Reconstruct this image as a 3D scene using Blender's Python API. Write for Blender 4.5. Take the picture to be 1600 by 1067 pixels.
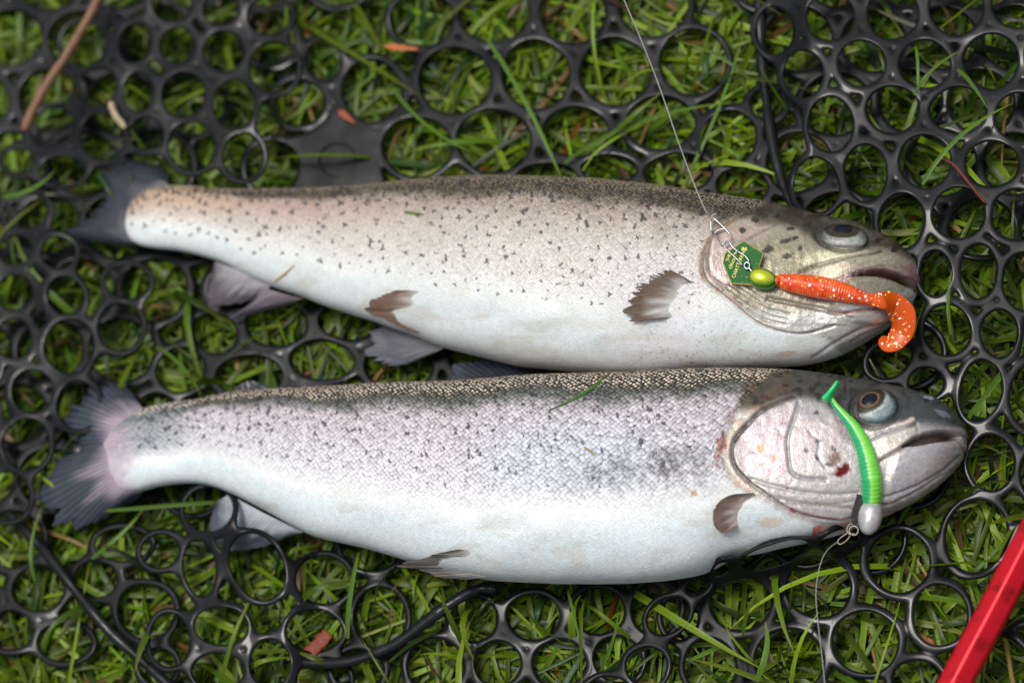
import bpy, math, random
import numpy as np
for o in list(bpy.data.objects): bpy.data.objects.remove(o, do_unlink=True)
SC = bpy.context.scene
COL = SC.collection
RNG = np.random.default_rng(7)
random.seed(7)

# ------------------------------------------------------------------ camera
FL, SW, DIST = 85.0, 36.0, 1.265
TGT = np.array([0.0, 0.0, 0.02])
Fw = np.array([-0.27, 0.36, -1.0]); Fw /= np.linalg.norm(Fw)
Rt = np.cross(Fw, [0, 1, 0]); Rt /= np.linalg.norm(Rt)
Up = np.cross(Rt, Fw)
CAM = TGT - Fw * DIST
cd = bpy.data.cameras.new('camera'); cam = bpy.data.objects.new('camera', cd); COL.objects.link(cam)
from mathutils import Matrix, Vector
M = Matrix((( Rt[0], Up[0], -Fw[0], CAM[0]), (Rt[1], Up[1], -Fw[1], CAM[1]), (Rt[2], Up[2], -Fw[2], CAM[2]), (0, 0, 0, 1)))
cam.matrix_world = M
cd.lens = FL; cd.sensor_width = SW; cd.clip_start = 0.05; cd.clip_end = 200
cd.dof.use_dof = True; cd.dof.aperture_fstop = 4.0; cd.dof.focus_distance = 1.187
SC.camera = cam

# ------------------------------------------------------------------ sky, sun, exposure (bright overcast)
W = bpy.data.worlds.new('World'); SC.world = W; W.use_nodes = True
wn = W.node_tree.nodes; wl = W.node_tree.links
bg = wn['Background']; sky = wn.new('ShaderNodeTexSky'); sky.sky_type = 'NISHITA'; sky.sun_disc = False
SUN_EL, SUN_AZ = math.radians(76), math.atan2(-0.55, 0.45)      # azimuth measured from +Y towards +X
sky.sun_elevation = SUN_EL; sky.sun_rotation = SUN_AZ; sky.dust_density = 4.0; sky.air_density = 1.2
hs = wn.new('ShaderNodeHueSaturation'); hs.inputs['Saturation'].default_value = 0.34
wl.new(sky.outputs[0], hs.inputs['Color']); wl.new(hs.outputs[0], bg.inputs['Color'])
bg.inputs['Strength'].default_value = 0.085
sl = bpy.data.lights.new('sun', 'SUN'); sun = bpy.data.objects.new('sun', sl); COL.objects.link(sun)
sl.energy = 1.5; sl.angle = math.radians(20); sl.color = (1.0, 0.96, 0.9)
sd = Vector((math.sin(SUN_AZ) * math.cos(SUN_EL), math.cos(SUN_AZ) * math.cos(SUN_EL), math.sin(SUN_EL)))
sun.rotation_euler = sd.to_track_quat('Z', 'Y').to_euler()
SC.view_settings.view_transform = 'Standard'; SC.view_settings.look = 'None'
SC.view_settings.gamma = 1.0; SC.view_settings.use_curve_mapping = False
SC.view_settings.exposure = 0.4

# ------------------------------------------------------------------ helpers: projection
PXM = 3000.0
def unproj(px, py, z):
    px = np.asarray(px, float); py = np.asarray(py, float); z = np.asarray(z, float)
    k = SW / FL / 1600.0
    d = Fw + np.multiply.outer((px - 800) * k, Rt) + np.multiply.outer((533.5 - py) * k, Up)
    t = (z - CAM[2]) / d[..., 2]
    return CAM + d * t[..., None]
def proj(P):
    v = P - CAM
    dep = v @ Fw
    s = FL / SW * 1600.0
    return 800 + (v @ Rt) / dep * s, 533.5 - (v @ Up) / dep * s
def S(r, g, b):
    f = lambda c: (c / 255 / 12.92) if c <= 10.3 else ((c / 255 + 0.055) / 1.055) ** 2.4
    return np.array([f(r), f(g), f(b)])
def smooth(a, b, x):
    t = np.clip((x - a) / (b - a), 0, 1); return t * t * (3 - 2 * t)
def catmull(pts, n=12):
    p = np.array(pts, float)
    if len(p) < 3: 
        t = np.linspace(0, 1, n + 1)[:, None]; return p[0] * (1 - t) + p[-1] * t
    e = np.vstack([2 * p[0] - p[1], p, 2 * p[-1] - p[-2]])
    out = []
    for i in range(1, len(e) - 2):
        t = np.linspace(0, 1, n, endpoint=False)[:, None]
        p0, p1, p2, p3 = e[i - 1], e[i], e[i + 1], e[i + 2]
        out.append(0.5 * ((2 * p1) + (p2 - p0) * t + (2 * p0 - 5 * p1 + 4 * p2 - p3) * t ** 2 + (3 * p1 - p0 - 3 * p2 + p3) * t ** 3))
    out.append(p[-1:]); return np.vstack(out)
def resample(c, n):
    c = np.asarray(c, float)
    L = np.concatenate([[0], np.cumsum(np.linalg.norm(np.diff(c, axis=0), axis=1))])
    t = np.linspace(0, L[-1], n)
    return np.stack([np.interp(t, L, c[:, k]) for k in range(c.shape[1])], 1)
_ng = RNG.random((257, 257))
def vnoise(x, y):
    xi = np.floor(x).astype(int); yi = np.floor(y).astype(int); fx = x - xi; fy = y - yi
    fx = fx * fx * (3 - 2 * fx); fy = fy * fy * (3 - 2 * fy)
    a = _ng[xi % 257, yi % 257]; b = _ng[(xi + 1) % 257, yi % 257]; c = _ng[xi % 257, (yi + 1) % 257]; d = _ng[(xi + 1) % 257, (yi + 1) % 257]
    return (a * (1 - fx) + b * fx) * (1 - fy) + (c * (1 - fx) + d * fx) * fy
def fbm(x, y, o=3):
    s = 0; a = 1; n = 0
    for i in range(o):
        s = s + a * vnoise(x * 2 ** i + 17 * i, y * 2 ** i + 31 * i); n += a; a *= 0.5
    return s / n
def line_dist(px, py, pts, dense=True, reach=80):
    c = catmull(pts, 8) if dense else np.array(pts, float)
    best = np.full(px.shape, 1e3)
    m = (px > c[:, 0].min() - reach) & (px < c[:, 0].max() + reach) & (py > c[:, 1].min() - reach) & (py < c[:, 1].max() + reach)
    X, Y = px[m], py[m]; b = np.full(X.shape, 1e6)
    for (x0, y0), (x1, y1) in zip(c[:-1], c[1:]):
        dx, dy = x1 - x0, y1 - y0; L = dx * dx + dy * dy + 1e-9
        t = np.clip(((X - x0) * dx + (Y - y0) * dy) / L, 0, 1)
        b = np.minimum(b, (X - x0 - t * dx) ** 2 + (Y - y0 - t * dy) ** 2)
    best[m] = np.sqrt(b); return best
def in_poly(px, py, pts):
    p = np.array(pts, float); ins = np.zeros(px.shape, bool)
    x0, y0 = p[-1]
    for x1, y1 in p:
        c = ((y1 > py) != (y0 > py)) & (px < (x0 - x1) * (py - y1) / (y0 - y1 + 1e-12) + x1)
        ins ^= c; x0, y0 = x1, y1
    return ins
def poly_mask(px, py, pts, soft):
    c = catmull(list(pts) + [pts[0]], 6)
    d = line_dist(px, py, c, dense=False, reach=soft * 3)
    return smooth(-soft, soft, np.where(in_poly(px, py, c), d, -d))

# ------------------------------------------------------------------ helpers: objects
def link(name, me, mat=None, parent=None):
    o = bpy.data.objects.new(name, me); COL.objects.link(o)
    if mat is not None: me.materials.append(mat)
    if parent is not None:
        o.parent = parent
        if parent.type == 'EMPTY': o.location = -parent.location      # meshes are built in world coordinates
    return o
def empty(name, loc=(0, 0, 0)):
    o = bpy.data.objects.new(name, None); COL.objects.link(o); o.location = loc; o.empty_display_size = 0.02; return o
def tag(o, label=None, cat=None, group=None, kind=None):
    if label: o['label'] = label
    if cat: o['category'] = cat
    if group: o['group'] = group
    if kind: o['kind'] = kind
    return o
def mesh_np(name, V, quads=None, tris=None, attrs=None, smooth_sh=True):
    me = bpy.data.meshes.new(name)
    V = np.asarray(V, np.float32); me.vertices.add(len(V)); me.vertices.foreach_set('co', V.ravel())
    nq = 0 if quads is None else len(quads); nt = 0 if tris is None else len(tris)
    loops = []
    if nq: loops.append(np.asarray(quads, np.int32).ravel())
    if nt: loops.append(np.asarray(tris, np.int32).ravel())
    loops = np.concatenate(loops)
    me.loops.add(len(loops)); me.loops.foreach_set('vertex_index', loops)
    me.polygons.add(nq + nt)
    st = np.concatenate([np.arange(nq) * 4, nq * 4 + np.arange(nt) * 3]).astype(np.int32)
    me.polygons.foreach_set('loop_start', st)
    me.polygons.foreach_set('use_smooth', np.full(nq + nt, smooth_sh))
    for k, (typ, arr) in (attrs or {}).items():
        a = me.attributes.new(k, typ, 'POINT')
        a.data.foreach_set('color' if typ == 'FLOAT_COLOR' else 'vector', np.asarray(arr, np.float32).ravel())
    me.update(calc_edges=True); me.validate(); return me
def rgba(c, a=None):
    c = np.asarray(c, float); a = np.ones(len(c)) if a is None else a
    return np.concatenate([c, np.asarray(a)[:, None]], 1)
def grid_quads(nu, nv, wrap_v=False):
    i = np.arange(nu - 1)[:, None]; j = np.arange(nv if wrap_v else nv - 1)[None]
    j2 = (j + 1) % nv
    return np.stack([(i * nv + j), (i * nv + j2), ((i + 1) * nv + j2), ((i + 1) * nv + j)], -1).reshape(-1, 4)
def tube_geo(path, radii, nseg=10, flat=None, ref=(0, 0, 1), caps=True, level=False):
    path = np.asarray(path, float); n = len(path); radii = np.broadcast_to(np.asarray(radii, float), (n,))
    T = np.gradient(path, axis=0); T /= np.linalg.norm(T, axis=1)[:, None] + 1e-12
    N = np.zeros_like(T); up = np.array(ref, float)
    a = up - T[0] * (up @ T[0])
    if np.linalg.norm(a) < 1e-3: a = np.array([1.0, 0, 0]) - T[0] * T[0][0]
    a /= np.linalg.norm(a)
    for i in range(n):
        if level: a = up
        a = a - T[i] * (a @ T[i]); a /= np.linalg.norm(a); N[i] = a
    B = np.cross(T, N)
    th = np.linspace(0, 2 * np.pi, nseg, endpoint=False)
    fl = (1, 1) if flat is None else flat       # (along N, along B)
    fN = np.broadcast_to(np.asarray(fl[0], float), (n,)); fB = np.broadcast_to(np.asarray(fl[1], float), (n,))
    V = path[:, None] + (radii * fN)[:, None, None] * np.cos(th)[None, :, None] * N[:, None] + (radii * fB)[:, None, None] * np.sin(th)[None, :, None] * B[:, None]
    Q = grid_quads(n, nseg, True); V = V.reshape(-1, 3); Tt = None
    if caps:
        k = len(V); V = np.vstack([V, path[0], path[-1]])
        j = np.arange(nseg); j2 = (j + 1) % nseg
        Tt = np.vstack([np.stack([np.full(nseg, k), j2, j], 1), np.stack([np.full(nseg, k + 1), (n - 1) * nseg + j, (n - 1) * nseg + j2], 1)])
    return V, Q, Tt
def tube(name, path, radii, mat, parent=None, nseg=10, flat=None, ref=(0, 0, 1), level=False):
    V, Q, T = tube_geo(path, radii, nseg, flat, ref, True, level)
    return link(name, mesh_np(name, V, Q, T), mat, parent)
def join_geo(parts):
    V, Q, T, k = [], [], [], 0
    for v, q, t in parts:
        V.append(v)
        if q is not None and len(q): Q.append(q + k)
        if t is not None and len(t): T.append(t + k)
        k += len(v)
    return np.vstack(V), (np.vstack(Q) if Q else None), (np.vstack(T) if T else None)

# ------------------------------------------------------------------ helpers: materials
def mat_new(name):
    m = bpy.data.materials.new(name); m.use_nodes = True
    return m, m.node_tree.nodes, m.node_tree.links, m.node_tree.nodes['Principled BSDF']
def mat_plain(name, col, rough=0.5, metal=0.0, coat=0.0, noise=0.0, nscale=300, bump=0.0, sub=0.0, trans=0.0):
    m, n, l, p = mat_new(name)
    p.inputs['Roughness'].default_value = rough; p.inputs['Metallic'].default_value = metal
    p.inputs['Coat Weight'].default_value = coat; p.inputs['Coat Roughness'].default_value = 0.1
    p.inputs['Base Color'].default_value = (*col, 1)
    if trans: p.inputs['Transmission Weight'].default_value = trans
    if noise or bump:
        tc = n.new('ShaderNodeTexCoord'); t = n.new('ShaderNodeTexNoise'); t.inputs['Scale'].default_value = nscale; t.inputs['Detail'].default_value = 4
        l.new(tc.outputs['Object'], t.inputs['Vector'])
        if noise:
            r = n.new('ShaderNodeMapRange'); r.inputs['From Min'].default_value = 0.3; r.inputs['From Max'].default_value = 0.7
            r.inputs['To Min'].default_value = 1 - noise; r.inputs['To Max'].default_value = 1 + noise
            x = n.new('ShaderNodeVectorMath'); x.operation = 'SCALE'; x.inputs[0].default_value = col
            l.new(t.outputs['Fac'], r.inputs['Value']); l.new(r.outputs[0], x.inputs['Scale']); l.new(x.outputs[0], p.inputs['Base Color'])
        if bump:
            b = n.new('ShaderNodeBump'); b.inputs['Strength'].default_value = bump; b.inputs['Distance'].default_value = 0.0006
            l.new(t.outputs['Fac'], b.inputs['Height']); l.new(b.outputs[0], p.inputs['Normal'])
    return m
def mat_attr(name, rough=0.4, metal=0.0, coat=0.0, bump=0.0, nscale=600, transl=0.0, coat_rough=0.1):
    m, n, l, p = mat_new(name)
    a = n.new('ShaderNodeAttribute'); a.attribute_name = 'col'; l.new(a.outputs['Color'], p.inputs['Base Color'])
    p.inputs['Roughness'].default_value = rough; p.inputs['Metallic'].default_value = metal
    p.inputs['Coat Weight'].default_value = coat; p.inputs['Coat Roughness'].default_value = coat_rough
    if bump:
        tc = n.new('ShaderNodeTexCoord'); t = n.new('ShaderNodeTexNoise'); t.inputs['Scale'].default_value = nscale; t.inputs['Detail'].default_value = 5
        l.new(tc.outputs['Object'], t.inputs['Vector'])
        b = n.new('ShaderNodeBump'); b.inputs['Strength'].default_value = bump; b.inputs['Distance'].default_value = 0.0005
        l.new(t.outputs['Fac'], b.inputs['Height']); l.new(b.outputs[0], p.inputs['Normal'])
    if transl:
        tr = n.new('ShaderNodeBsdfTranslucent'); mx = n.new('ShaderNodeMixShader'); mx.inputs[0].default_value = transl
        l.new(a.outputs['Color'], tr.inputs['Color']); l.new(p.outputs[0], mx.inputs[1]); l.new(tr.outputs[0], mx.inputs[2])
        l.new(mx.outputs[0], n['Material Output'].inputs['Surface'])
    return m

def skin_material(name, cell):
    """trout skin: macro colour from 'col', overlapping scales from surface coordinates 'suv' (metres), masks in 'msk'"""
    m, n, l, p = mat_new(name)
    def math_(op, a, b=None, c=None, clamp=False):
        x = n.new('ShaderNodeMath'); x.operation = op; x.use_clamp = clamp
        for i, v in enumerate((a, b, c)):
            if v is None: continue
            if isinstance(v, (int, float)): x.inputs[i].default_value = v
            else: l.new(v, x.inputs[i])
        return x.outputs[0]
    def rng(v, a, b, c, d):
        x = n.new('ShaderNodeMapRange'); x.interpolation_type = 'SMOOTHSTEP'
        for i, q in zip((1, 2, 3, 4), (a, b, c, d)): x.inputs[i].default_value = q
        l.new(v, x.inputs[0]); return x.outputs[0]
    col = n.new('ShaderNodeAttribute'); col.attribute_name = 'col'
    msk = n.new('ShaderNodeAttribute'); msk.attribute_name = 'msk'
    suv = n.new('ShaderNodeAttribute'); suv.attribute_name = 'suv'
    sp = n.new('ShaderNodeSeparateColor'); l.new(msk.outputs['Color'], sp.inputs[0])
    scl, spot, glint = sp.outputs[0], sp.outputs[1], sp.outputs[2]
    wig = n.new('ShaderNodeTexNoise'); wig.inputs['Scale'].default_value = 90; l.new(suv.outputs['Vector'], wig.inputs['Vector'])
    wv = n.new('ShaderNodeVectorMath'); wv.operation = 'MULTIPLY_ADD'; wv.inputs[1].default_value = (0.0022, 0.0022, 0)
    l.new(wig.outputs['Color'], wv.inputs[0]); l.new(suv.outputs['Vector'], wv.inputs[2])
    mp = n.new('ShaderNodeMapping'); mp.inputs['Scale'].default_value = (1 / cell, 1.15 / cell, 1); mp.inputs['Rotation'].default_value = (0, 0, math.radians(45))
    l.new(wv.outputs[0], mp.inputs['Vector'])
    vo = n.new('ShaderNodeTexVoronoi'); vo.voronoi_dimensions = '2D'; vo.inputs['Scale'].default_value = 1.0; vo.inputs['Randomness'].default_value = 0.45
    l.new(mp.outputs[0], vo.inputs['Vector'])
    d = vo.outputs['Distance']; cs = n.new('ShaderNodeSeparateColor'); l.new(vo.outputs['Color'], cs.inputs[0])
    ra, rb = cs.outputs[0], cs.outputs[1]
    edge = math_('MULTIPLY', rng(d, 0.34, 0.66, 0, 1), scl)
    # colour
    f = math_('MULTIPLY_ADD', edge, -0.58, 1.0)
    r1 = math_('MULTIPLY', math_('SUBTRACT', ra, 0.5), math_('MULTIPLY', scl, 0.55))
    f = math_('ADD', f, r1)
    v1 = n.new('ShaderNodeVectorMath'); v1.operation = 'SCALE'; l.new(col.outputs['Color'], v1.inputs[0]); l.new(f, v1.inputs['Scale'])
    gm = math_('MULTIPLY', math_('MULTIPLY', rng(d, 0.18, 0.42, 1, 0), glint), rng(rb, 0.05, 0.5, 0.25, 1), clamp=True)  # scale centres: silvery scale colour plus sky reflections painted in as cream glints
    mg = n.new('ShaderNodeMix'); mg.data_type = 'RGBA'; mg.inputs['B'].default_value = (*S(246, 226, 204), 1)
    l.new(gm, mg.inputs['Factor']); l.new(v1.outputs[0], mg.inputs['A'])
    sm = rng(math_('ADD', spot, math_('MULTIPLY', math_('SUBTRACT', rb, 0.5), 0.45)), 0.36, 0.8, 0, 0.82)
    ms = n.new('ShaderNodeMix'); ms.data_type = 'RGBA'; ms.inputs['B'].default_value = (*S(52, 50, 56), 1)
    l.new(sm, ms.inputs['Factor']); l.new(mg.outputs['Result'], ms.inputs['A'])
    # fine grain
    fn = n.new('ShaderNodeTexNoise'); fn.inputs['Scale'].default_value = 1400; fn.inputs['Detail'].default_value = 3; l.new(suv.outputs['Vector'], fn.inputs['Vector'])
    gs = n.new('ShaderNodeVectorMath'); gs.operation = 'SCALE'; l.new(ms.outputs['Result'], gs.inputs[0]); l.new(rng(fn.outputs['Fac'], 0.3, 0.7, 0.86, 1.1), gs.inputs['Scale'])
    l.new(gs.outputs[0], p.inputs['Base Color'])
    # relief
    hgt = math_('MULTIPLY', math_('SUBTRACT', 1.0, math_('MULTIPLY', d, d)), scl)
    hgt = math_('ADD', hgt, math_('MULTIPLY', fn.outputs['Fac'], 0.45))
    hgt = math_('ADD', hgt, math_('MULTIPLY', ra, math_('MULTIPLY', scl, 0.35)))
    dv = n.new('ShaderNodeVectorMath'); dv.operation = 'SUBTRACT'; l.new(mp.outputs[0], dv.inputs[0]); l.new(vo.outputs['Position'], dv.inputs[1])
    cv = n.new('ShaderNodeVectorMath'); cv.operation = 'SUBTRACT'; cv.inputs[1].default_value = (0.5, 0.5, 0.5); l.new(vo.outputs['Color'], cv.inputs[0])
    dt = n.new('ShaderNodeVectorMath'); dt.operation = 'DOT_PRODUCT'; l.new(dv.outputs[0], dt.inputs[0]); l.new(cv.outputs[0], dt.inputs[1])
    hgt = math_('ADD', hgt, math_('MULTIPLY', dt.outputs['Value'], math_('MULTIPLY', scl, 1.5)))      # every scale lies at its own slight tilt
    b = n.new('ShaderNodeBump'); b.inputs['Strength'].default_value = 0.8; b.inputs['Distance'].default_value = 0.0006
    l.new(hgt, b.inputs['Height']); l.new(b.outputs[0], p.inputs['Normal']); l.new(b.outputs[0], p.inputs['Coat Normal'])
    l.new(math_('MULTIPLY_ADD', msk.outputs['Alpha'], 0.35, 0.06), p.inputs['Metallic'])
    p.inputs['Specular IOR Level'].default_value = 0.25
    l.new(math_('SUBTRACT', math_('MULTIPLY_ADD', rb, 0.2, 0.36), math_('MULTIPLY', msk.outputs['Alpha'], 0.14)), p.inputs['Roughness'])
    p.inputs['Coat Weight'].default_value = 0.11; p.inputs['Coat Roughness'].default_value = 0.16
    p.inputs['Subsurface Weight'].default_value = 0.0
    return m
MAT = {}

# ------------------------------------------------------------------ ground
def build_ground():
    m, n, l, p = mat_new('soil')
    tc = n.new('ShaderNodeTexCoord'); t = n.new('ShaderNodeTexNoise'); t.inputs['Scale'].default_value = 60; t.inputs['Detail'].default_value = 8
    l.new(tc.outputs['Object'], t.inputs['Vector'])
    r = n.new('ShaderNodeValToRGB'); r.color_ramp.elements[0].position = 0.35; r.color_ramp.elements[0].color = (0.012, 0.011, 0.006, 1)
    r.color_ramp.elements[1].position = 0.7; r.color_ramp.elements[1].color = (0.05, 0.045, 0.018, 1)
    l.new(t.outputs['Fac'], r.inputs[0]); l.new(r.outputs[0], p.inputs['Base Color']); p.inputs['Roughness'].default_value = 0.9
    b = n.new('ShaderNodeBump'); b.inputs['Distance'].default_value = 0.004; l.new(t.outputs['Fac'], b.inputs['Height']); l.new(b.outputs[0], p.inputs['Normal'])
    me = mesh_np('ground', [(-30, -30, 0), (30, -30, 0), (30, 30, 0), (-30, 30, 0)], [(0, 1, 2, 3)])
    tag(link('ground', me, m), kind='structure')
build_ground()

# ================================================================== fish
NETZ = 0.016
F1_TOP = [(193, 350), (198, 333), (210, 314), (228, 300), (255, 291), (300, 291), (340, 294), (400, 296), (450, 296), (520, 294), (601, 287), (706, 279), (800, 277), (912, 281), (1025, 292), (1100, 304), (1177, 315), (1228, 325), (1289, 339), (1337, 347), (1369, 360), (1400, 378), (1424, 399), (1436, 418), (1440, 432)]
F1_BOT = [(193, 351), (198, 364), (212, 378), (240, 386), (285, 391), (337, 406), (375, 424), (420, 444), (469, 463), (525, 484), (585, 502), (640, 522), (700, 545), (780, 566), (850, 576), (950, 585), (1050, 584), (1114, 580), (1171, 575), (1215, 573), (1254, 571), (1289, 563), (1327, 548), (1369, 521), (1400, 496), (1427, 466), (1437, 446), (1440, 433)]
F2_TOP = [(150, 702), (156, 682), (168, 664), (190, 649), (244, 634), (300, 625), (340, 616), (375, 611), (469, 605), (600, 599), (700, 596), (804, 589), (900, 584), (1000, 580), (1100, 576), (1171, 575), (1223, 577), (1293, 584), (1362, 595), (1431, 610), (1466, 623), (1492, 642), (1506, 664), (1511, 685)]
F2_BOT = [(150, 703), (156, 728), (168, 752), (190, 767), (215, 768), (247, 760), (292, 755), (330, 758), (375, 776), (420, 803), (475, 832), (535, 850), (596, 865), (660, 884), (740, 902), (820, 911), (900, 914), (1000, 911), (1050, 906), (1102, 892), (1147, 872), (1200, 860), (1258, 848), (1327, 828), (1383, 806), (1431, 780), (1473, 750), (1500, 720), (1509, 702), (1511, 686)]

class Fish: pass
def build_body(top, bot, kfun, nx=900, n1=230, n2=30):
    f = Fish()
    ct, cb = catmull(top, 14), catmull(bot, 14)
    zt = np.full(len(ct), 0.04); zb = np.full(len(cb), 0.04)
    for it in range(4):
        Gt = unproj(ct[:, 0], ct[:, 1], zt); Gb = unproj(cb[:, 0], cb[:, 1], zb)
        if it == 0:
            o = 0.5 * (Gt[0] + Gb[0]); e1 = 0.5 * (Gt[-1] + Gb[-1]) - o; e1[2] = 0; L0 = np.linalg.norm(e1); e1 /= L0
            e2 = np.array([-e1[1], e1[0], 0])
        xt, yt = (Gt - o) @ e1, (Gt - o) @ e2; xb, yb = (Gb - o) @ e1, (Gb - o) @ e2
        xt = np.maximum.accumulate(xt + np.arange(len(xt)) * 1e-9); xb = np.maximum.accumulate(xb + np.arange(len(xb)) * 1e-9)
        x0 = max(xt[0], xb[0]); x1 = min(xt[-1], xb[-1])
        s = np.linspace(0, 1, nx); s = 0.5 * s + 0.5 * (0.5 - 0.5 * np.cos(np.pi * s)) if True else s
        X = x0 + (x1 - x0) * s
        YT = np.interp(X, xt, yt); YB = np.interp(X, xb, yb)
        h = np.maximum(0.5 * (YT - YB), 1e-5); YC = 0.5 * (YT + YB)
        k = kfun(s)
        tth = 0.37
        a = h / np.sqrt(1 + (k * tth) ** 2); b = k * a
        bm = b.max()
        zc = NETZ + b + 0.38 * (bm - b)
        zt = np.interp(xt, X, zc); zb = np.interp(xb, X, zc)
    ker = np.exp(-np.linspace(-2, 2, 13) ** 2); ker /= ker.sum()
    phi = np.concatenate([np.radians(np.linspace(-22, 215, n1)), np.radians(np.linspace(215, 338, n2 + 2)[1:-1])])
    pe = 2 / 2.45
    cy = np.sign(np.cos(phi)) * np.abs(np.cos(phi)) ** pe; sy = np.sign(np.sin(phi)) * np.abs(np.sin(phi)) ** pe
    P = (o * [1, 1, 0])[None, None] + X[:, None, None] * e1 + (YC[:, None] + a[:, None] * cy[None])[..., None] * e2
    P[..., 2] = zc[:, None] + b[:, None] * sy[None]
    dx = np.gradient(P, axis=0); dp = np.roll(P, -1, 1) - np.roll(P, 1, 1)
    N = np.cross(dx, dp); N /= np.linalg.norm(N, axis=-1)[..., None] + 1e-15
    cen = P.mean(1, keepdims=True)
    sg = np.sign(((P - cen) * N).sum(-1).mean()); N *= sg
    f.flip = sg
    f.P, f.N, f.X, f.phi, f.a, f.b, f.zc, f.e1, f.e2, f.o, f.s = P, N, X, phi, a, b, zc, e1, e2, o, s
    f.px, f.py = proj(P)
    f.vis = smooth(-0.25, 0.1, N @ -Fw)
    q = np.concatenate([np.zeros((nx, 1)), np.cumsum(np.linalg.norm(np.diff(P, axis=1), axis=2), 1)], 1)
    cs = np.concatenate([[0], np.cumsum(np.linalg.norm(np.diff(P[:, n1 // 2], axis=0), axis=1))])
    f.suv = np.stack([np.broadcast_to(cs[:, None], q.shape), q - q[:, n1 // 2][:, None], 0 * q], -1)
    # t: 0 at the visible edge of the back, 1 at the visible edge of the belly
    ph0 = np.arctan(k * tth)[:, None]
    psi = phi[None] - ph0
    f.t = np.where(psi < 0, 0, np.where(psi > np.pi, 1, (1 - np.cos(np.clip(psi, 0, np.pi))) / 2))
    far = smooth(math.radians(255), math.radians(320), phi)[None]
    f.t = f.t * (1 - far) + 0 * far
    f.disp = np.zeros_like(f.px); f.nx = nx; f.nphi = len(phi)
    return f
def mixc(c, col, m):
    return c * (1 - m[..., None]) + np.asarray(col)[None, None] * m[..., None]
def ramp(t, stops):
    ts = [s[0] for s in stops]; cs = np.array([s[1] for s in stops])
    return np.stack([np.interp(t, ts, cs[:, k]) for k in range(3)], -1)
def groove(f, pts, w, depth, col=None, cs=0.7, cw=None):
    d = line_dist(f.px, f.py, pts); m = np.exp(-(d / w) ** 2) * f.vis
    f.disp -= depth * m
    if col is not None: f.col = mixc(f.col, col, np.exp(-(d / (cw or w)) ** 2) * cs * f.vis * np.clip(0.15 + 1.3 * fbm(f.px / 9 + 5, f.py / 9, 3), 0, 1))  # line colour: part skin pigment, part groove shade painted in
def lip(f, poly, edge, h, L, gw, gd):
    d = line_dist(f.px, f.py, edge, reach=160); ins = poly_mask(f.px, f.py, poly, 1.5)
    f.disp += (ins * h * np.exp(-d / L) * (0.5 + fbm(f.px / 22, f.py / 22, 2)) - (1 - ins) * gd * np.exp(-(d / gw) ** 2)) * f.vis
def blot(f, x, y, rx, ry, col, st=0.9, ang=0, rag=0.5):
    X, Y = f.px - x, f.py - y; c, s_ = math.cos(math.radians(ang)), math.sin(math.radians(ang))
    u = (X * c + Y * s_) / rx; v = (-X * s_ + Y * c) / ry
    r = np.sqrt(u * u + v * v) + (fbm(f.px / 5 + x, f.py / 5, 2) - 0.5) * rag * 2
    f.col = mixc(f.col, col, smooth(1.25, 0.7, r) * st * f.vis)
def spots(f, pts):
    out = np.zeros_like(f.px)
    colx = f.px[:, f.nphi // 3]
    for x, y, r, st in pts:
        i0, i1 = np.searchsorted(colx, [x - 14, x + 14]); i0 = max(i0 - 25, 0); i1 = min(i1 + 25, f.nx)
        X = f.px[i0:i1] - x; Y = f.py[i0:i1] - y
        a0 = random.random() * 6.28; k = random.choice((2, 3, 3, 4))
        an = np.arctan2(Y, X); rr = r * (1 + 0.42 * np.cos(k * an + a0))
        m = smooth(1.35, 0.55, np.hypot(X, Y * (1 + 0.2 * math.sin(a0))) / rr) * st
        out[i0:i1] = np.maximum(out[i0:i1], m)
    return out * f.vis
def finish_body(f, parent, mat):
    P = f.P + f.N * f.disp[..., None]
    n = f.nx * f.nphi
    V = np.vstack([P.reshape(-1, 3), P[0].mean(0), P[-1].mean(0)])
    Q = grid_quads(f.nx, f.nphi, True)
    j = np.arange(f.nphi); j2 = (j + 1) % f.nphi
    T = np.vstack([np.stack([np.full(f.nphi, n), j2, j], 1), np.stack([np.full(f.nphi, n + 1), n - f.nphi + j, n - f.nphi + j2], 1)])
    if f.flip > 0: Q = Q[:, ::-1]; T = T[:, ::-1]
    ext = lambda A: np.vstack([A.reshape(n, -1), A.reshape(n, -1)[:1], A.reshape(n, -1)[-1:]])
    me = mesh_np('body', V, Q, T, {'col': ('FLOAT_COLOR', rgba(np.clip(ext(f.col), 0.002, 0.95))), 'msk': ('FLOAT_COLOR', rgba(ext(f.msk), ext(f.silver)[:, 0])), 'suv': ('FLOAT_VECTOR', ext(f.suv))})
    f.Pd = P
    f.body = link('body', me, mat, parent)
    # lookup table of the visible side
    v = ((f.N @ -Fw) > 0.02)
    f.lx, f.ly = proj(P[v]); f.lP = P[v]; f.lN = f.N[v]
def surf(f, x, y):
    i = np.argmin((f.lx - x) ** 2 + (f.ly - y) ** 2); return f.lP[i], f.lN[i]

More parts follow.
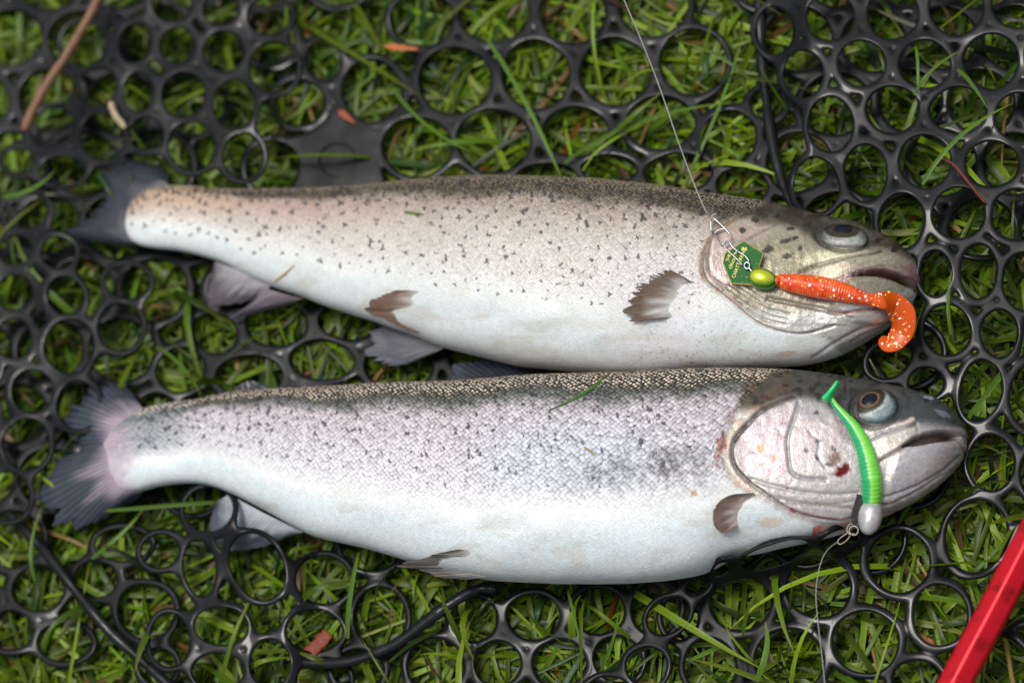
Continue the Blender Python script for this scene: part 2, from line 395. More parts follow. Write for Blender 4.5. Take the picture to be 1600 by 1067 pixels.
def zs_of(f, pts, z):
    if isinstance(z, tuple):      # (offset above fish surface)
        return np.array([surf(f, x, y)[0][2] + z[0] for x, y in pts])
    return np.broadcast_to(np.asarray(z, float), (len(pts),)).copy()
def fin(f, name, base, edge, zb, ze, c0, c1, rays=14, parent=None, nu=110, nv=44, curl=0.0, rag=0.05, mat='fin', fade=0.8, label=None, thick=0.0005, amp=0.00014, bend=0.0, rc=0.15):
    B0 = catmull(base, 10); E0 = catmull(edge, 10)
    zB = np.interp(np.linspace(0, 1, len(B0)), np.linspace(0, 1, len(base)), zs_of(f, base, zb))
    zE = np.interp(np.linspace(0, 1, len(E0)), np.linspace(0, 1, len(edge)), zs_of(f, edge, ze))
    B = resample(unproj(B0[:, 0], B0[:, 1], zB), nu); E = resample(unproj(E0[:, 0], E0[:, 1], zE), nu)
    u = np.linspace(0, 1, nu)[:, None]; v = np.linspace(0, 1, nv)[None]
    nz = vnoise(np.arange(nu)[:, None] * rays / nu * 2.2 + 5, np.zeros((nu, 1)) + rays * 0.7)
    vv = v * (1 - rag * 2.5 * nz * smooth(0.6, 1, v))
    P = B[:, None] * (1 - vv[..., None]) + E[:, None] * vv[..., None]
    rays = int(rays * 1.7); ph = u * rays * 2 * np.pi + 0.9 * np.sin(v * 2.3 + u * 3)
    sub = np.sin(ph) + 0.45 * np.sin(2 * ph + 1) * smooth(0.35, 0.8, v)
    P[..., 2] += amp * sub * (0.4 + v) + bend * np.sin(np.pi * v) + 0.0012 * (fbm(u * 5 + v, v * 3 + rays, 2) - 0.5)
    w_ = smooth(0.0, fade, v + 0.45 * (fbm(u * 14 + 3, v * 2, 3) - 0.5)); c = np.asarray(c0) * (1 - w_)[..., None] + np.asarray(c1) * w_[..., None]
    c = np.broadcast_to(c, P.shape).copy()
    c *= (1 + rc * sub)[..., None] * (0.75 + 0.5 * fbm(u * 9, v * 6, 3))[..., None]
    Vt = P.reshape(-1, 3); off = np.array([0, 0, thick])
    Q = grid_quads(nu, nv); k = len(Vt)
    rim = np.concatenate([np.arange(nv), np.arange(1, nu) * nv + nv - 1, (nu - 1) * nv + np.arange(nv - 2, -1, -1), np.arange(nu - 2, 0, -1) * nv])
    r2 = np.roll(rim, -1); R = np.stack([rim, rim + k, r2 + k, r2], 1)
    V = np.vstack([Vt, Vt - off]); QQ = np.vstack([Q, Q[:, ::-1] + k, R])
    cc = np.clip(c.reshape(-1, 3), 0.003, 0.9)
    me = mesh_np(name, V, QQ, None, {'col': ('FLOAT_COLOR', rgba(np.vstack([cc, cc])))})
    o = link(name, me, MAT[mat], parent)
    if label: o['label'] = label
    return o
MAT['fin'] = mat_attr('fin_membrane', rough=0.35, coat=0.25, bump=0.3, nscale=900, transl=0.18, coat_rough=0.2)
MAT['eye'] = mat_attr('eye_surface', rough=0.35, coat=0.1, bump=0.25, nscale=1500, coat_rough=0.08)
MAT['eye'].node_tree.nodes['Principled BSDF'].inputs['Specular IOR Level'].default_value = 0.2
MAT['pupil'] = PU = mat_plain('pupil', (0.007, 0.009, 0.016), rough=0.3, coat=0.04)
PU.node_tree.nodes['Principled BSDF'].inputs['Specular IOR Level'].default_value = 0.15

def eye(f, parent, cx, cy, rx, ry, ang, bulge, colfun, pupil):
    P0, N0 = surf(f, cx, cy)
    N0 = N0 * 0.6 + np.array([0, 0, 0.4]); N0 = N0 / np.linalg.norm(N0)
    def plane_pt(x, y, h=0.0):
        k = SW / FL / 1600.0
        d = Fw + np.multiply.outer((x - 800) * k, Rt) + np.multiply.outer((533.5 - y) * k, Up)
        t = ((P0 + N0 * h - CAM) @ N0) / (d @ N0)
        return CAM + d * t[..., None]
    def dome(name, cx, cy, rx, ry, ang, base, bul, par, mat, cf):
        nr, na = 26, 72
        rho = np.sin(np.linspace(0, np.pi / 2, nr))[:, None]; th = np.linspace(0, 2 * np.pi, na, endpoint=False)[None]
        c, s_ = math.cos(math.radians(ang)), math.sin(math.radians(ang))
        ux, uy = rx * rho * np.cos(th), ry * rho * np.sin(th)
        X = cx + ux * c - uy * s_; Y = cy + ux * s_ + uy * c
        P = plane_pt(X, Y) + N0 * (base + bul * (np.sqrt(np.maximum(1 - rho ** 2, 0)) + 0 * th))[..., None]
        C = cf(X, Y) if cf else np.zeros(P.shape) + 0.01
        me = mesh_np(name, P.reshape(-1, 3), grid_quads(nr, na, True)[:, ::-1], None, {'col': ('FLOAT_COLOR', rgba(np.clip(C.reshape(-1, 3), 0.002, 0.9)))})
        return link(name, me, MAT[mat], par)
    o = dome('eye', cx, cy, rx, ry, ang, -0.0012, bulge, parent, 'eye', colfun)
    pc = pupil
    c, s_ = math.cos(math.radians(ang)), math.sin(math.radians(ang))
    def pup():
        nr, na = 14, 60; rho = np.linspace(0, 1, nr)[:, None]; th = np.linspace(0, 2 * np.pi, na, endpoint=False)[None]
        pcx, pcy, prx, pry, pa = pc; pcs, psn = math.cos(math.radians(pa)), math.sin(math.radians(pa))
        ux, uy = prx * rho * np.cos(th), pry * rho * np.sin(th); X = pcx + ux * pcs - uy * psn; Y = pcy + ux * psn + uy * pcs
        q = (((X - cx) * c + (Y - cy) * s_) / rx) ** 2 + ((-(X - cx) * s_ + (Y - cy) * c) / ry) ** 2
        P = plane_pt(X, Y) + N0 * (-0.0012 + bulge * np.sqrt(np.maximum(1 - q, 0.02)) + 0.0002 + 0.0004 * (1 - rho ** 2))[..., None]
        return link('pupil', mesh_np('pupil', P.reshape(-1, 3), grid_quads(nr, na, True)[:, ::-1]), MAT['pupil'], o)
    pup(); return o
def ell(X, Y, cx, cy, rx, ry, ang):
    c, s_ = math.cos(math.radians(ang)), math.sin(math.radians(ang))
    return np.sqrt((((X - cx) * c + (Y - cy) * s_) / rx) ** 2 + ((-(X - cx) * s_ + (Y - cy) * c) / ry) ** 2)

# ------------------------------------------------------------------ upper trout
def build_fish1():
    root = empty('trout', tuple(unproj(800, 430, 0.0)))
    kf = lambda s: np.interp(s, [0, 0.06, 0.2, 0.45, 0.75, 0.9, 1.0], [0.35, 0.42, 0.52, 0.55, 0.56, 0.58, 0.8])
    f = build_body(F1_TOP, F1_BOT, kf); px, py, t = f.px, f.py, f.t
    n1 = fbm(px / 45, py / 30, 3); n2 = fbm(px / 14 + 9, py / 9, 3)
    tt = t + (n1 - 0.5) * 0.10 + (n2 - 0.5) * 0.05
    f.col = ramp(tt, [(0.0, S(92, 82, 58)), (0.05, S(70, 66, 48)), (0.11, S(94, 88, 70)), (0.165, S(164, 150, 138)), (0.30, S(194, 184, 174)), (0.46, S(212, 208, 200)), (0.60, S(222, 225, 222)), (0.72, S(214, 223, 224)), (1.0, S(220, 223, 222))])
    pinky = smooth(0.12, 0.2, t) * smooth(0.5, 0.25, t) * smooth(760, 400, px)
    f.col = mixc(f.col, S(188, 154, 142), pinky * 0.5)
    tail = smooth(430, 260, px)
    f.col = mixc(f.col, S(196, 170, 142), tail * smooth(0.6, 0.2, t) * 0.7)
    cool = smooth(0.3, 0.45, t) * smooth(900, 1000, px) * smooth(1120, 1060, px)
    f.col = mixc(f.col, S(212, 208, 212), cool * 0.6)
    head = poly_mask(px, py, [(1190, 322), (1146, 346), (1119, 365), (1104, 388), (1098, 414), (1103, 436), (1120, 452), (1146, 472), (1168, 491), (1190, 506), (1222, 517), (1254, 521), (1290, 530), (1340, 560), (1470, 500), (1470, 380), (1400, 320), (1250, 290)], 5)
    n3 = fbm(px / 3.2, py / 2.6, 3)
    scl = smooth(0.75, 0.45, t) * (1 - head) * smooth(150, 260, px)
    # spots
    pts = []
    while len(pts) < 430:
        x = random.uniform(205, 1100); u = random.random() ** 0.85
        yt = np.interp(x, [p[0] for p in F1_TOP], [p[1] for p in F1_TOP]); yb = np.interp(x, [p[0] for p in F1_BOT], [p[1] for p in F1_BOT])
        lim = 0.62 if x > 420 else 0.72
        y = yt + (yb - yt) * (0.02 + lim * u)
        if any((x - a) ** 2 + (y - b) ** 2 < (15 if u > .15 else 8) ** 2 for a, b, _, _ in pts): 
            if random.random() < 0.97: continue
        if u > 0.75 and random.random() < 0.55: continue
        pts.append((x, y, random.uniform(2.5, 4.6) * (1.1 if u < 0.4 else 0.9), random.uniform(0.6, 1.0)))
    sp = spots(f, pts)
    # head colours
    f.col = mixc(f.col, S(160, 151, 134), head * smooth(0.72, 0.55, t))
    f.col = mixc(f.col, S(198, 197, 192), head * smooth(0.55, 0.72, t))
    up = poly_mask(px, py, [(1120, 352), (1150, 338), (1185, 345), (1240, 356), (1285, 385), (1345, 388), (1395, 394), (1430, 410), (1450, 400), (1420, 350), (1250, 290), (1130, 290)], 9) * f.vis
    f.col = mixc(f.col, S(56, 52, 40), np.clip(up * (0.7 + 0.5 * n2), 0, 1))
    cheek = poly_mask(px, py, [(1165, 372), (1230, 366), (1275, 388), (1300, 398), (1250, 424), (1200, 420)], 12) * f.vis
    f.col = mixc(f.col, S(146, 140, 118), cheek * 0.8)
    f.col = mixc(f.col, S(206, 186, 182), poly_mask(px, py, [(1103, 392), (1118, 376), (1150, 375), (1150, 440), (1120, 446), (1106, 432)], 8) * 0.7 * f.vis)
    f.col = mixc(f.col, S(190, 168, 158), poly_mask(px, py, [(1125, 365), (1150, 350), (1200, 352), (1190, 372), (1140, 378)], 8) * 0.6 * f.vis)
    # silver stripe under the eye, maxilla, mouth
    f.col = mixc(f.col, S(208, 202, 172), poly_mask(px, py, [(1262, 396), (1300, 391), (1355, 392), (1330, 402), (1280, 412), (1255, 412)], 4) * (0.5 + 0.5 * n2) * f.vis)
    f.col = mixc(f.col, S(176, 166, 148), poly_mask(px, py, [(1258, 421), (1300, 408), (1360, 400), (1400, 408), (1350, 420), (1305, 436), (1270, 432)], 5) * 0.85 * f.vis)
    f.col = mixc(f.col, S(168, 140, 138), poly_mask(px, py, [(1305, 437), (1335, 424), (1370, 416), (1405, 422), (1428, 420), (1437, 436), (1432, 450), (1415, 438), (1375, 424), (1340, 430), (1318, 440)], 3) * 0.9 * f.vis)
    f.col = mixc(f.col, S(150, 110, 104), poly_mask(px, py, [(1406, 414), (1425, 412), (1438, 428), (1434, 440), (1415, 430)], 4) * 0.6 * f.vis)
    mouth = poly_mask(px, py, [(1330, 431), (1352, 424), (1385, 424), (1415, 436), (1430, 452), (1424, 452), (1400, 440), (1370, 431), (1345, 430)], 2.0) * f.vis
    f.disp -= 0.006 * mouth; f.col = mixc(f.col, S(96, 52, 44), mouth * 0.9)
    f.disp += 0.0016 * poly_mask(px, py, [(1305, 437), (1335, 424), (1370, 414), (1405, 418), (1432, 430), (1436, 444), (1415, 434), (1375, 421), (1340, 427)], 3) * f.vis
    f.disp += 0.0018 * poly_mask(px, py, [(1332, 436), (1370, 434), (1405, 445), (1430, 462), (1395, 500), (1330, 500), (1300, 470)], 7) * f.vis
    groove(f, [(1250, 425), (1275, 414), (1320, 403), (1360, 397), (1378, 393)], 2.2, 0.0009, S(40, 40, 34), 0.85, 1.6)
    groove(f, [(1302, 438), (1318, 430), (1345, 421), (1380, 415)], 2.2, 0.0006, S(70, 56, 54), 0.6)
    groove(f, [(1420, 446), (1433, 458), (1428, 470)], 3, 0.002, S(30, 26, 28), 0.9, 4)
    # red mouth corner below the lure, chin folds
    groove(f, [(1296, 488), (1320, 489), (1345, 484), (1372, 480)], 2.6, 0.0012, S(150, 44, 44), 0.85, 2.4)
    groove(f, [(1200, 466), (1260, 478), (1300, 487), (1330, 496)], 3, 0.0010, S(120, 110, 108), 0.5)
    groove(f, [(1395, 499), (1350, 512), (1310, 534), (1270, 560)], 3, 0.0008, S(120, 118, 116), 0.45)
    groove(f, [(1392, 504), (1355, 520), (1330, 535)], 2, 0.0005, S(120, 118, 116), 0.35)
    # gill cover edge
    OP = [(1178, 333), (1146, 347), (1119, 365), (1104, 388), (1098, 414), (1103, 436), (1120, 452), (1146, 472), (1168, 491), (1190, 506), (1222, 517), (1254, 520), (1282, 514), (1303, 507)]
    lip(f, OP + [(1420, 500), (1420, 330), (1250, 300)], OP, 0.0009, 14, 3.0, 0.0014)
    groove(f, OP[:7], 3.0, 0, S(92, 76, 52), 0.85, 3.4)
    groove(f, [(x - 5, y + 1) for x, y in OP[1:6]], 3.0, 0, S(168, 132, 96), 0.55, 4)
    groove(f, OP[6:], 2.2, 0, S(150, 92, 84), 0.7, 2.0)
    groove(f, [(1112, 378), (1108, 405), (1112, 428), (1135, 444), (1175, 450)], 2.5, 0.0005, S(70, 62, 56), 0.7, 1.8)
    groove(f, [(1185, 350), (1215, 345), (1260, 350), (1285, 352)], 5, 0.0004, S(66, 62, 50), 0.5)
    groove(f, [(1160, 378), (1190, 362), (1215, 350)], 2, 0.0004, S(84, 84, 88), 0.6, 1.8)
    for k in range(5):      # gill membrane rays, parallel to its free edge
        o_ = 5.5 + 6.5 * k
        groove(f, [(x + o_ * 0.62 + random.uniform(-1, 1), y - o_ * (0.82 + 0.1 * i_) + random.uniform(-1, 1)) for i_, (x, y) in enumerate([(1128, 460), (1150, 476), (1170, 492), (1192, 505), (1222, 514)])][: 5 - k // 3], 1.8, 0.0006, S(122, 118, 112), 0.55, 1.3)
    # eye socket
    e = ell(px, py, 1318, 369, 39, 22, 6)
    f.disp -= 0.0012 * np.exp(-((e - 1.06) / 0.10) ** 2) * f.vis
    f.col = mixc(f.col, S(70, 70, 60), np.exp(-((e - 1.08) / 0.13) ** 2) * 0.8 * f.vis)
    for (x, y, rx, ry) in [(1228, 376, 10, 4.5), (1231, 400, 8, 4.5), (1203, 388, 7, 5), (1196, 392, 6, 4), (1236, 357, 6, 3), (1262, 350, 7, 3), (1180, 345, 6, 4), (1215, 338, 6, 3.5), (1243, 372, 5, 3), (1250, 388, 4, 3), (1160, 360, 5, 4), (1372, 376, 6, 3), (1396, 392, 5, 3)]: blot(f, x, y, rx, ry, S(44, 38, 34), 0.9, -8)
    blot(f, 1228, 553, 16, 4, S(184, 140, 124), 0.6, -5); blot(f, 1080, 566, 4, 3, S(170, 140, 100), .8); blot(f, 1385, 384, 5, 3, S(60, 56, 52), .7)
    for _ in range(90): blot_x = random.uniform(1000, 1190); blot(f, blot_x, random.uniform(500, 570), 1.6, 1.6, S(150, 132, 110), 0.5)
    f.col *= (0.92 + 0.16 * fbm(px / 6, py / 6, 2))[..., None]
    f.col = mixc(f.col, S(186, 178, 158), smooth(0.5, 0.75, t) * smooth(0.56, 0.74, fbm(px / 60 + 13, py / 22, 4)) * 0.35 * f.vis)
    f.col *= (1 - head * 0.6 * (0.62 - n3) * smooth(0.85, 0.4, t))[..., None]
    bk = smooth(0.17, 0.07, t) * smooth(0.42, 0.62, n2 * 0.6 + n3 * 0.4) * (1 - head); f.col = mixc(f.col, S(52, 50, 40), bk * 0.75)
    hb = head * (0.5 - fbm(px / 6 + 40, py / 5, 3)) * 0.0004
    f.disp += hb
    glint = smooth(0.10, 0.0, t) * 0.55 * (1 - head) + 0.12 * smooth(0.2, 0.1, t) * (1 - head)  # mask of the glints painted into the back scales
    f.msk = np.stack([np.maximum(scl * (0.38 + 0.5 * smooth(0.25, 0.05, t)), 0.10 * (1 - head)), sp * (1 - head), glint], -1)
    f.silver = head * smooth(0.15, 0.4, t); f.disp += 0.0022 * (fbm(px / 85, py / 55, 2) - 0.5) * f.vis
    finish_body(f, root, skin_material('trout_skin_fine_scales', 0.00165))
    G, G2 = S(92, 96, 108), S(52, 56, 66)
    fin(f, 'caudal_fin', [(262, 293), (228, 306), (208, 330), (204, 352), (216, 376), (262, 388)], [(266, 270), (236, 250), (196, 243), (152, 254), (156, 285), (148, 322), (118, 348), (94, 361), (131, 376), (187, 385), (255, 389)], 0.031, 0.025, S(74, 76, 84), S(46, 50, 60), 22, root, nu=200, bend=0.002, amp=0.00025, rc=0.34, fade=0.3, rag=0.09)
    fin(f, 'anal_fin', [(336, 408), (376, 424), (425, 446)], [(333, 417), (322, 476), (360, 478), (398, 468)], 0.034, 0.024, S(176, 172, 176), S(96, 90, 96), 13, root)
    fin(f, 'anal_fin', [(408, 448), (445, 460), (476, 466)], [(396, 478), (350, 502), (440, 480)], 0.033, 0.022, S(140, 130, 136), S(92, 88, 98), 8, root, label='lower folded lobe of the anal fin')
    fin(f, 'pelvic_fin', [(674, 455), (680, 485), (678, 522)], [(615, 453), (577, 468), (567, 486), (596, 498), (636, 517)], (-0.0010,), (0.003,), S(218, 220, 218), S(128, 100, 84), 15, root, label='brown upper pelvic fin')
    fin(f, 'pelvic_fin', [(690, 524), (694, 534), (692, 545)], [(583, 499), (570, 527), (565, 554), (596, 571), (622, 574), (656, 562)], 0.030, 0.023, S(150, 148, 152), S(96, 98, 108), 14, root, rag=0.07, label='grey lower pelvic fin')
    fin(f, 'pectoral_fin', [(1094, 443), (1078, 462), (1058, 494)], [(1070, 437), (1047, 421), (1012, 430), (989, 453), (971, 485), (984, 503), (1029, 498)], (-0.0012,), (0.0034,), S(220, 222, 220), S(116, 96, 80), 30, root, nu=200, rag=0.08, amp=0.0001, rc=0.16)
    def ec(X, Y):
        i = ell(X, Y, 1316, 361, 26, 12.5, 2); w = ell(X, Y, 1318, 369, 37, 20, 4)
        c = np.zeros(X.shape + (3,)) + S(150, 156, 150)
        c = mixc(c, S(70, 78, 76), smooth(0.6, 0.98, w)); c = mixc(c, S(46, 46, 38), smooth(364, 354, Y)); c = mixc(c, S(196, 200, 190), np.exp(-((Y - 380) / 5.0) ** 2) * 0.6)
        c = mixc(c, S(64, 56, 40), smooth(1.12, 0.9, i)); c = mixc(c, S(40, 36, 30), np.exp(-((i - 1.0) / 0.08) ** 2))
        c = mixc(c, S(96, 100, 84), smooth(10, 28, X - 1326) * 0.6)
        return c * (0.35 + 0.7 * fbm(X / 3, Y / 2, 2))[..., None]
    eye(f, root, 1318, 369, 37, 19.5, 5, 0.0030, ec, (1318, 360, 14.7, 8.3, -4))
    tag(root, 'trout with black-spotted tan flank, orange lure lying across its mouth', 'fish')
    return f

# ------------------------------------------------------------------ lower trout
def build_fish2():
    root = empty('trout', tuple(unproj(800, 750, 0.0)))
    kf = lambda s: np.interp(s, [0, 0.06, 0.2, 0.45, 0.75, 0.9, 1.0], [0.3, 0.4, 0.5, 0.54, 0.56, 0.58, 0.8])
    f = build_body(F2_TOP, F2_BOT, kf); px, py, t = f.px, f.py, f.t
    n1 = fbm(px / 45 + 50, py / 30, 3); n2 = fbm(px / 14 + 90, py / 9, 3)
    tt = t + (n1 - 0.5) * 0.09 + (n2 - 0.5) * 0.05
    f.col = ramp(tt, [(0.0, S(44, 42, 36)), (0.07, S(56, 58, 50)), (0.12, S(80, 86, 80)), (0.155, S(136, 134, 136)), (0.20, S(196, 187, 193)), (0.33, S(206, 199, 207)), (0.47, S(220, 219, 224)), (0.6, S(232, 234, 234)), (0.74, S(216, 228, 230)), (0.86, S(216, 225, 227)), (1.0, S(214, 221, 222))])
    blue = smooth(700, 830, px) * smooth(1080, 950, px) * np.exp(-((t - 0.38) / 0.13) ** 2)
    f.col = mixc(f.col, S(192, 204, 220), blue * 0.55)
    # dark smudge behind the gill
    sm = np.exp(-((px - 1035) / 75) ** 2 - ((py - 725) / 33) ** 2) + 0.6 * np.exp(-((px - 930) / 40) ** 2 - ((py - 745) / 30) ** 2)
    sm = np.clip(sm, 0, 1) * smooth(0.30, 0.62, fbm(px / 9, py / 9, 3)) * f.vis
    f.col = mixc(f.col, S(98, 100, 104), sm * 0.85)
    tail = smooth(330, 215, px)
    f.col = mixc(f.col, S(120, 132, 136), smooth(330, 240, px) * smooth(0.62, 0.4, t) * 0.7)
    f.col = mixc(f.col, S(188, 170, 184), smooth(215, 185, px + 30 * (n2 - 0.5)) * smooth(0.15, 0.35, t) * 0.8)
    OP = [(1240, 621), (1216, 630), (1189, 643), (1168, 664), (1150, 686), (1145, 709), (1152, 731), (1171, 751), (1196, 769), (1223, 788), (1258, 803), (1300, 810), (1327, 808), (1379, 785)]
    HD = [(1205, 580), (1180, 610), (1150, 645), (1132, 685), (1131, 715), (1140, 742), (1165, 765), (1195, 785), (1225, 802), (1260, 815), (1330, 830), (1540, 800), (1540, 560)]
    head = poly_mask(px, py, HD, 6)
    # collar of skin behind the gill cover
    col2 = poly_mask(px, py, [(1190, 610), (1160, 640), (1135, 680), (1128, 720), (1140, 750), (1175, 775), (1196, 770), (1160, 740), (1146, 710), (1152, 680), (1175, 650), (1215, 622)], 5) * f.vis
    scl = smooth(0.68, 0.42, t) * (1 - head) * smooth(120, 240, px)
    pts = []
    while len(pts) < 470:
        x = random.uniform(215, 1120); u = random.random() ** 0.9
        yt = np.interp(x, [p[0] for p in F2_TOP], [p[1] for p in F2_TOP]); yb = np.interp(x, [p[0] for p in F2_BOT], [p[1] for p in F2_BOT])
        y = yt + (yb - yt) * (0.05 + 0.5 * u)
        if u > 0.7 and random.random() < 0.6: continue
        pts.append((x, y, random.uniform(1.8, 3.9), random.uniform(0.55, 1.0)))
    sp = spots(f, pts)
    f.col = mixc(f.col, S(200, 193, 192), head)
    f.col = mixc(f.col, S(176, 166, 142), col2 * np.clip(0.2 + 0.9 * n2, 0, 1) * 0.8); f.col = mixc(f.col, S(190, 150, 132), col2 * smooth(0.5, 0.7, fbm(px / 8 + 3, py / 12, 2)) * 0.6)
    # dark crown and snout
    crown = poly_mask(px, py, [(1150, 640), (1190, 634), (1235, 622), (1290, 632), (1318, 655), (1345, 668), (1395, 662), (1440, 660), (1475, 664), (1530, 676), (1530, 600), (1350, 560), (1190, 560), (1165, 600)], 9) * f.vis
    f.col = mixc(f.col, S(50, 51, 45), crown * 0.94)
    f.col = mixc(f.col, S(98, 78, 58), crown * smooth(1275, 1190, px) * np.clip(1.5 * n2 - 0.25, 0, 1)); f.col = mixc(f.col, S(28, 28, 24), crown * smooth(0.55, 0.72, fbm(px / 10 + 7, py / 7, 3)) * 0.7)
    f.col = mixc(f.col, S(64, 72, 76), poly_mask(px, py, [(1400, 610), (1450, 618), (1490, 650), (1500, 668), (1440, 668), (1405, 650)], 10) * 0.55 * f.vis)
    f.col = mixc(f.col, S(200, 180, 188), poly_mask(px, py, [(1215, 636), (1180, 655), (1155, 690), (1152, 715), (1165, 735), (1195, 745), (1228, 735), (1226, 690), (1240, 645)], 8) * 0.75 * f.vis)
    f.col = mixc(f.col, S(200, 184, 184), poly_mask(px, py, [(1255, 640), (1300, 645), (1322, 670), (1300, 700), (1250, 720), (1238, 690)], 8) * 0.6 * f.vis)
    f.col = mixc(f.col, S(186, 186, 192), poly_mask(px, py, [(1395, 715), (1430, 698), (1490, 690), (1508, 710), (1470, 752), (1420, 785), (1385, 790)], 10) * 0.6 * f.vis)
    f.col = mixc(f.col, S(156, 152, 158), poly_mask(px, py, [(1395, 700), (1420, 682), (1460, 670), (1500, 668), (1512, 684), (1490, 680), (1440, 682), (1412, 698)], 3) * 0.8 * f.vis)
    f.col = mixc(f.col, S(120, 112, 118), poly_mask(px, py, [(1300, 640), (1325, 662), (1350, 680), (1352, 705), (1335, 700), (1310, 676)], 9) * 0.65 * f.vis)
    f.col = mixc(f.col, S(160, 158, 164), poly_mask(px, py, [(1240, 625), (1300, 640), (1290, 656), (1250, 650)], 8) * 0.5 * f.vis)
    f.col = mixc(f.col, S(126, 130, 136), poly_mask(px, py, [(1460, 700), (1500, 694), (1508, 708), (1480, 735), (1450, 735)], 12) * 0.5 * f.vis)
    # maxilla
    mx = [(1350, 712), (1358, 690), (1380, 680), (1420, 668), (1432, 672), (1424, 684), (1404, 700), (1372, 722)]
    f.col = mixc(f.col, S(206, 198, 188), poly_mask(px, py, mx, 4) * 0.8 * f.vis); f.disp += 0.0011 * poly_mask(px, py, mx, 4) * f.vis
    f.col = mixc(f.col, S(232, 216, 204), poly_mask(px, py, [(1346, 668), (1385, 664), (1410, 660), (1424, 652), (1428, 656), (1412, 665), (1380, 670), (1350, 672)], 2.5) * (0.35 + 0.8 * n2) * f.vis)
    # mouth
    mouth = poly_mask(px, py, [(1409, 697), (1430, 684), (1455, 676), (1480, 675), (1500, 682), (1492, 688), (1465, 690), (1435, 695)], 1.8) * f.vis
    f.disp -= 0.0065 * mouth; f.col = mixc(f.col, S(84, 66, 60), mouth * 0.9)
    f.disp += 0.0012 * poly_mask(px, py, [(1400, 705), (1440, 698), (1490, 691), (1508, 700), (1490, 735), (1430, 780), (1380, 790)], 8) * f.vis
    f.disp += 0.0010 * poly_mask(px, py, [(1400, 700), (1425, 680), (1460, 668), (1500, 670), (1510, 682), (1480, 673), (1450, 674), (1425, 684)], 3) * f.vis
    groove(f, [(1372, 722), (1390, 711), (1412, 698)], 2.2, 0.0012, S(120, 78, 74), 0.75, 1.8)
    groove(f, [(1352, 690), (1375, 677), (1410, 668), (1432, 662)], 2.4, 0.0009, S(72, 78, 88), 0.8, 2.0)
    groove(f, [(1496, 686), (1503, 700), (1508, 712)], 2.2, 0.0008, S(150, 112, 112), 0.7, 2.5)
    groove(f, [(1372, 778), (1420, 762), (1465, 738), (1497, 712)], 2.6, 0.0008, S(140, 138, 140), 0.45)
    groove(f, [(1378, 790), (1425, 768), (1470, 740)], 2.2, 0.0006, S(130, 128, 128), 0.4)
    # gill cover
    lip(f, OP + [(1500, 760), (1500, 600), (1300, 590)], OP, 0.0009, 22, 3.0, 0.0020)
    groove(f, OP[1:8], 3, 0, S(58, 62, 60), 0.9, 3.2); groove(f, OP[0:5], 3, 0.0006, S(54, 54, 48), 0.8, 6)
    groove(f, OP[7:], 2.4, 0, S(120, 104, 92), 0.75, 2.2)
    groove(f, [(1222, 785), (1258, 800), (1300, 808), (1327, 806)], 2, 0, S(170, 50, 46), 0.5, 1.6)
    groove(f, [(1248, 630), (1240, 655), (1231, 684), (1232, 712), (1237, 737), (1257, 747), (1290, 749)], 2.6, 0.0010, S(128, 138, 136), 0.7, 2.0)
    groove(f, [(1172, 748), (1205, 758), (1250, 768), (1300, 772), (1340, 770)], 3, 0.0007, S(160, 160, 150), 0.5, 2.4)
    groove(f, [(1205, 775), (1250, 785), (1300, 788), (1335, 782)], 2.5, 0.0005, S(170, 166, 156), 0.4, 2.0)
    groove(f, [(1265, 675), (1280, 690), (1278, 712), (1290, 730)], 2.2, 0.0004, S(150, 148, 146), 0.5, 1.6)
    for k in range(9):     # vein-like wrinkles on the gill cover
        x0 = random.uniform(1165, 1225); y0 = random.uniform(650, 735); a = random.uniform(-0.6, 0.9)
        pts2 = [(x0 + 9 * i * math.cos(a) + random.uniform(-2, 2), y0 + 9 * i * math.sin(a) + random.uniform(-2, 2)) for i in range(4)]
        groove(f, pts2, 1.5, 0.00012, S(112, 84, 72), 0.5, 0.9)
    for k in range(9):
        x0 = 1215 + k * 15; groove(f, [(x0, 786 + k * 1.6 - 6), (x0 + 18, 792 + k * 1.2 - 4), (x0 + 40, 792 + k * 0.6 - 4)], 1.6, 0.0004, S(150, 144, 132), 0.45, 1.2)
    # scars, spots, blood
    blot(f, 1124, 700, 7, 24, S(150, 96, 74), 0.85, 8, 1.0); blot(f, 1130, 690, 4, 12, S(120, 70, 56), 0.7, 0, 1.0); blot(f, 1140, 655, 6, 14, S(150, 110, 86), 0.5, 35, 1.0)
    blot(f, 1189, 700, 8, 8, S(176, 160, 120), 0.7); blot(f, 1210, 716, 5, 6, S(206, 128, 104), 0.7); blot(f, 1188, 726, 4, 3, S(196, 132, 96), 0.7)
    for (x, y, r) in [(1280, 689, 5), (1260, 704, 4.5), (1277, 715, 4), (1302, 701, 5), (1276, 645, 4), (1308, 630, 4), (1340, 605, 4), (1262, 598, 4), (1290, 606, 4), (1322, 592, 4)]: blot(f, x, y, r, r * 0.9, S(64, 66, 74), 0.8)
    blot(f, 1302, 716, 12, 10, S(112, 84, 76), 0.85, 20, 0.8); blot(f, 1294, 725, 5, 4, S(60, 48, 48), 0.8)
    blot(f, 1315, 735, 13, 9, S(104, 12, 20), 1.0, -25, 0.5)
    blot(f, 1276, 830, 10, 7, S(186, 62, 48), 0.8, -15, 0.8); blot(f, 1300, 826, 26, 6, S(214, 150, 132), 0.6, -14, 0.7); blot(f, 1379, 786, 9, 2.5, S(160, 40, 44), 0.8, -20)
    blot(f, 1238, 798, 6, 3, S(170, 50, 46), 0.7, 30); blot(f, 1205, 815, 16, 9, S(214, 196, 176), 0.6, 0, 0.8); blot(f, 1085, 771, 6, 5, S(176, 150, 100), 0.8); blot(f, 1230, 763, 2.5, 2, S(170, 40, 40), .9)
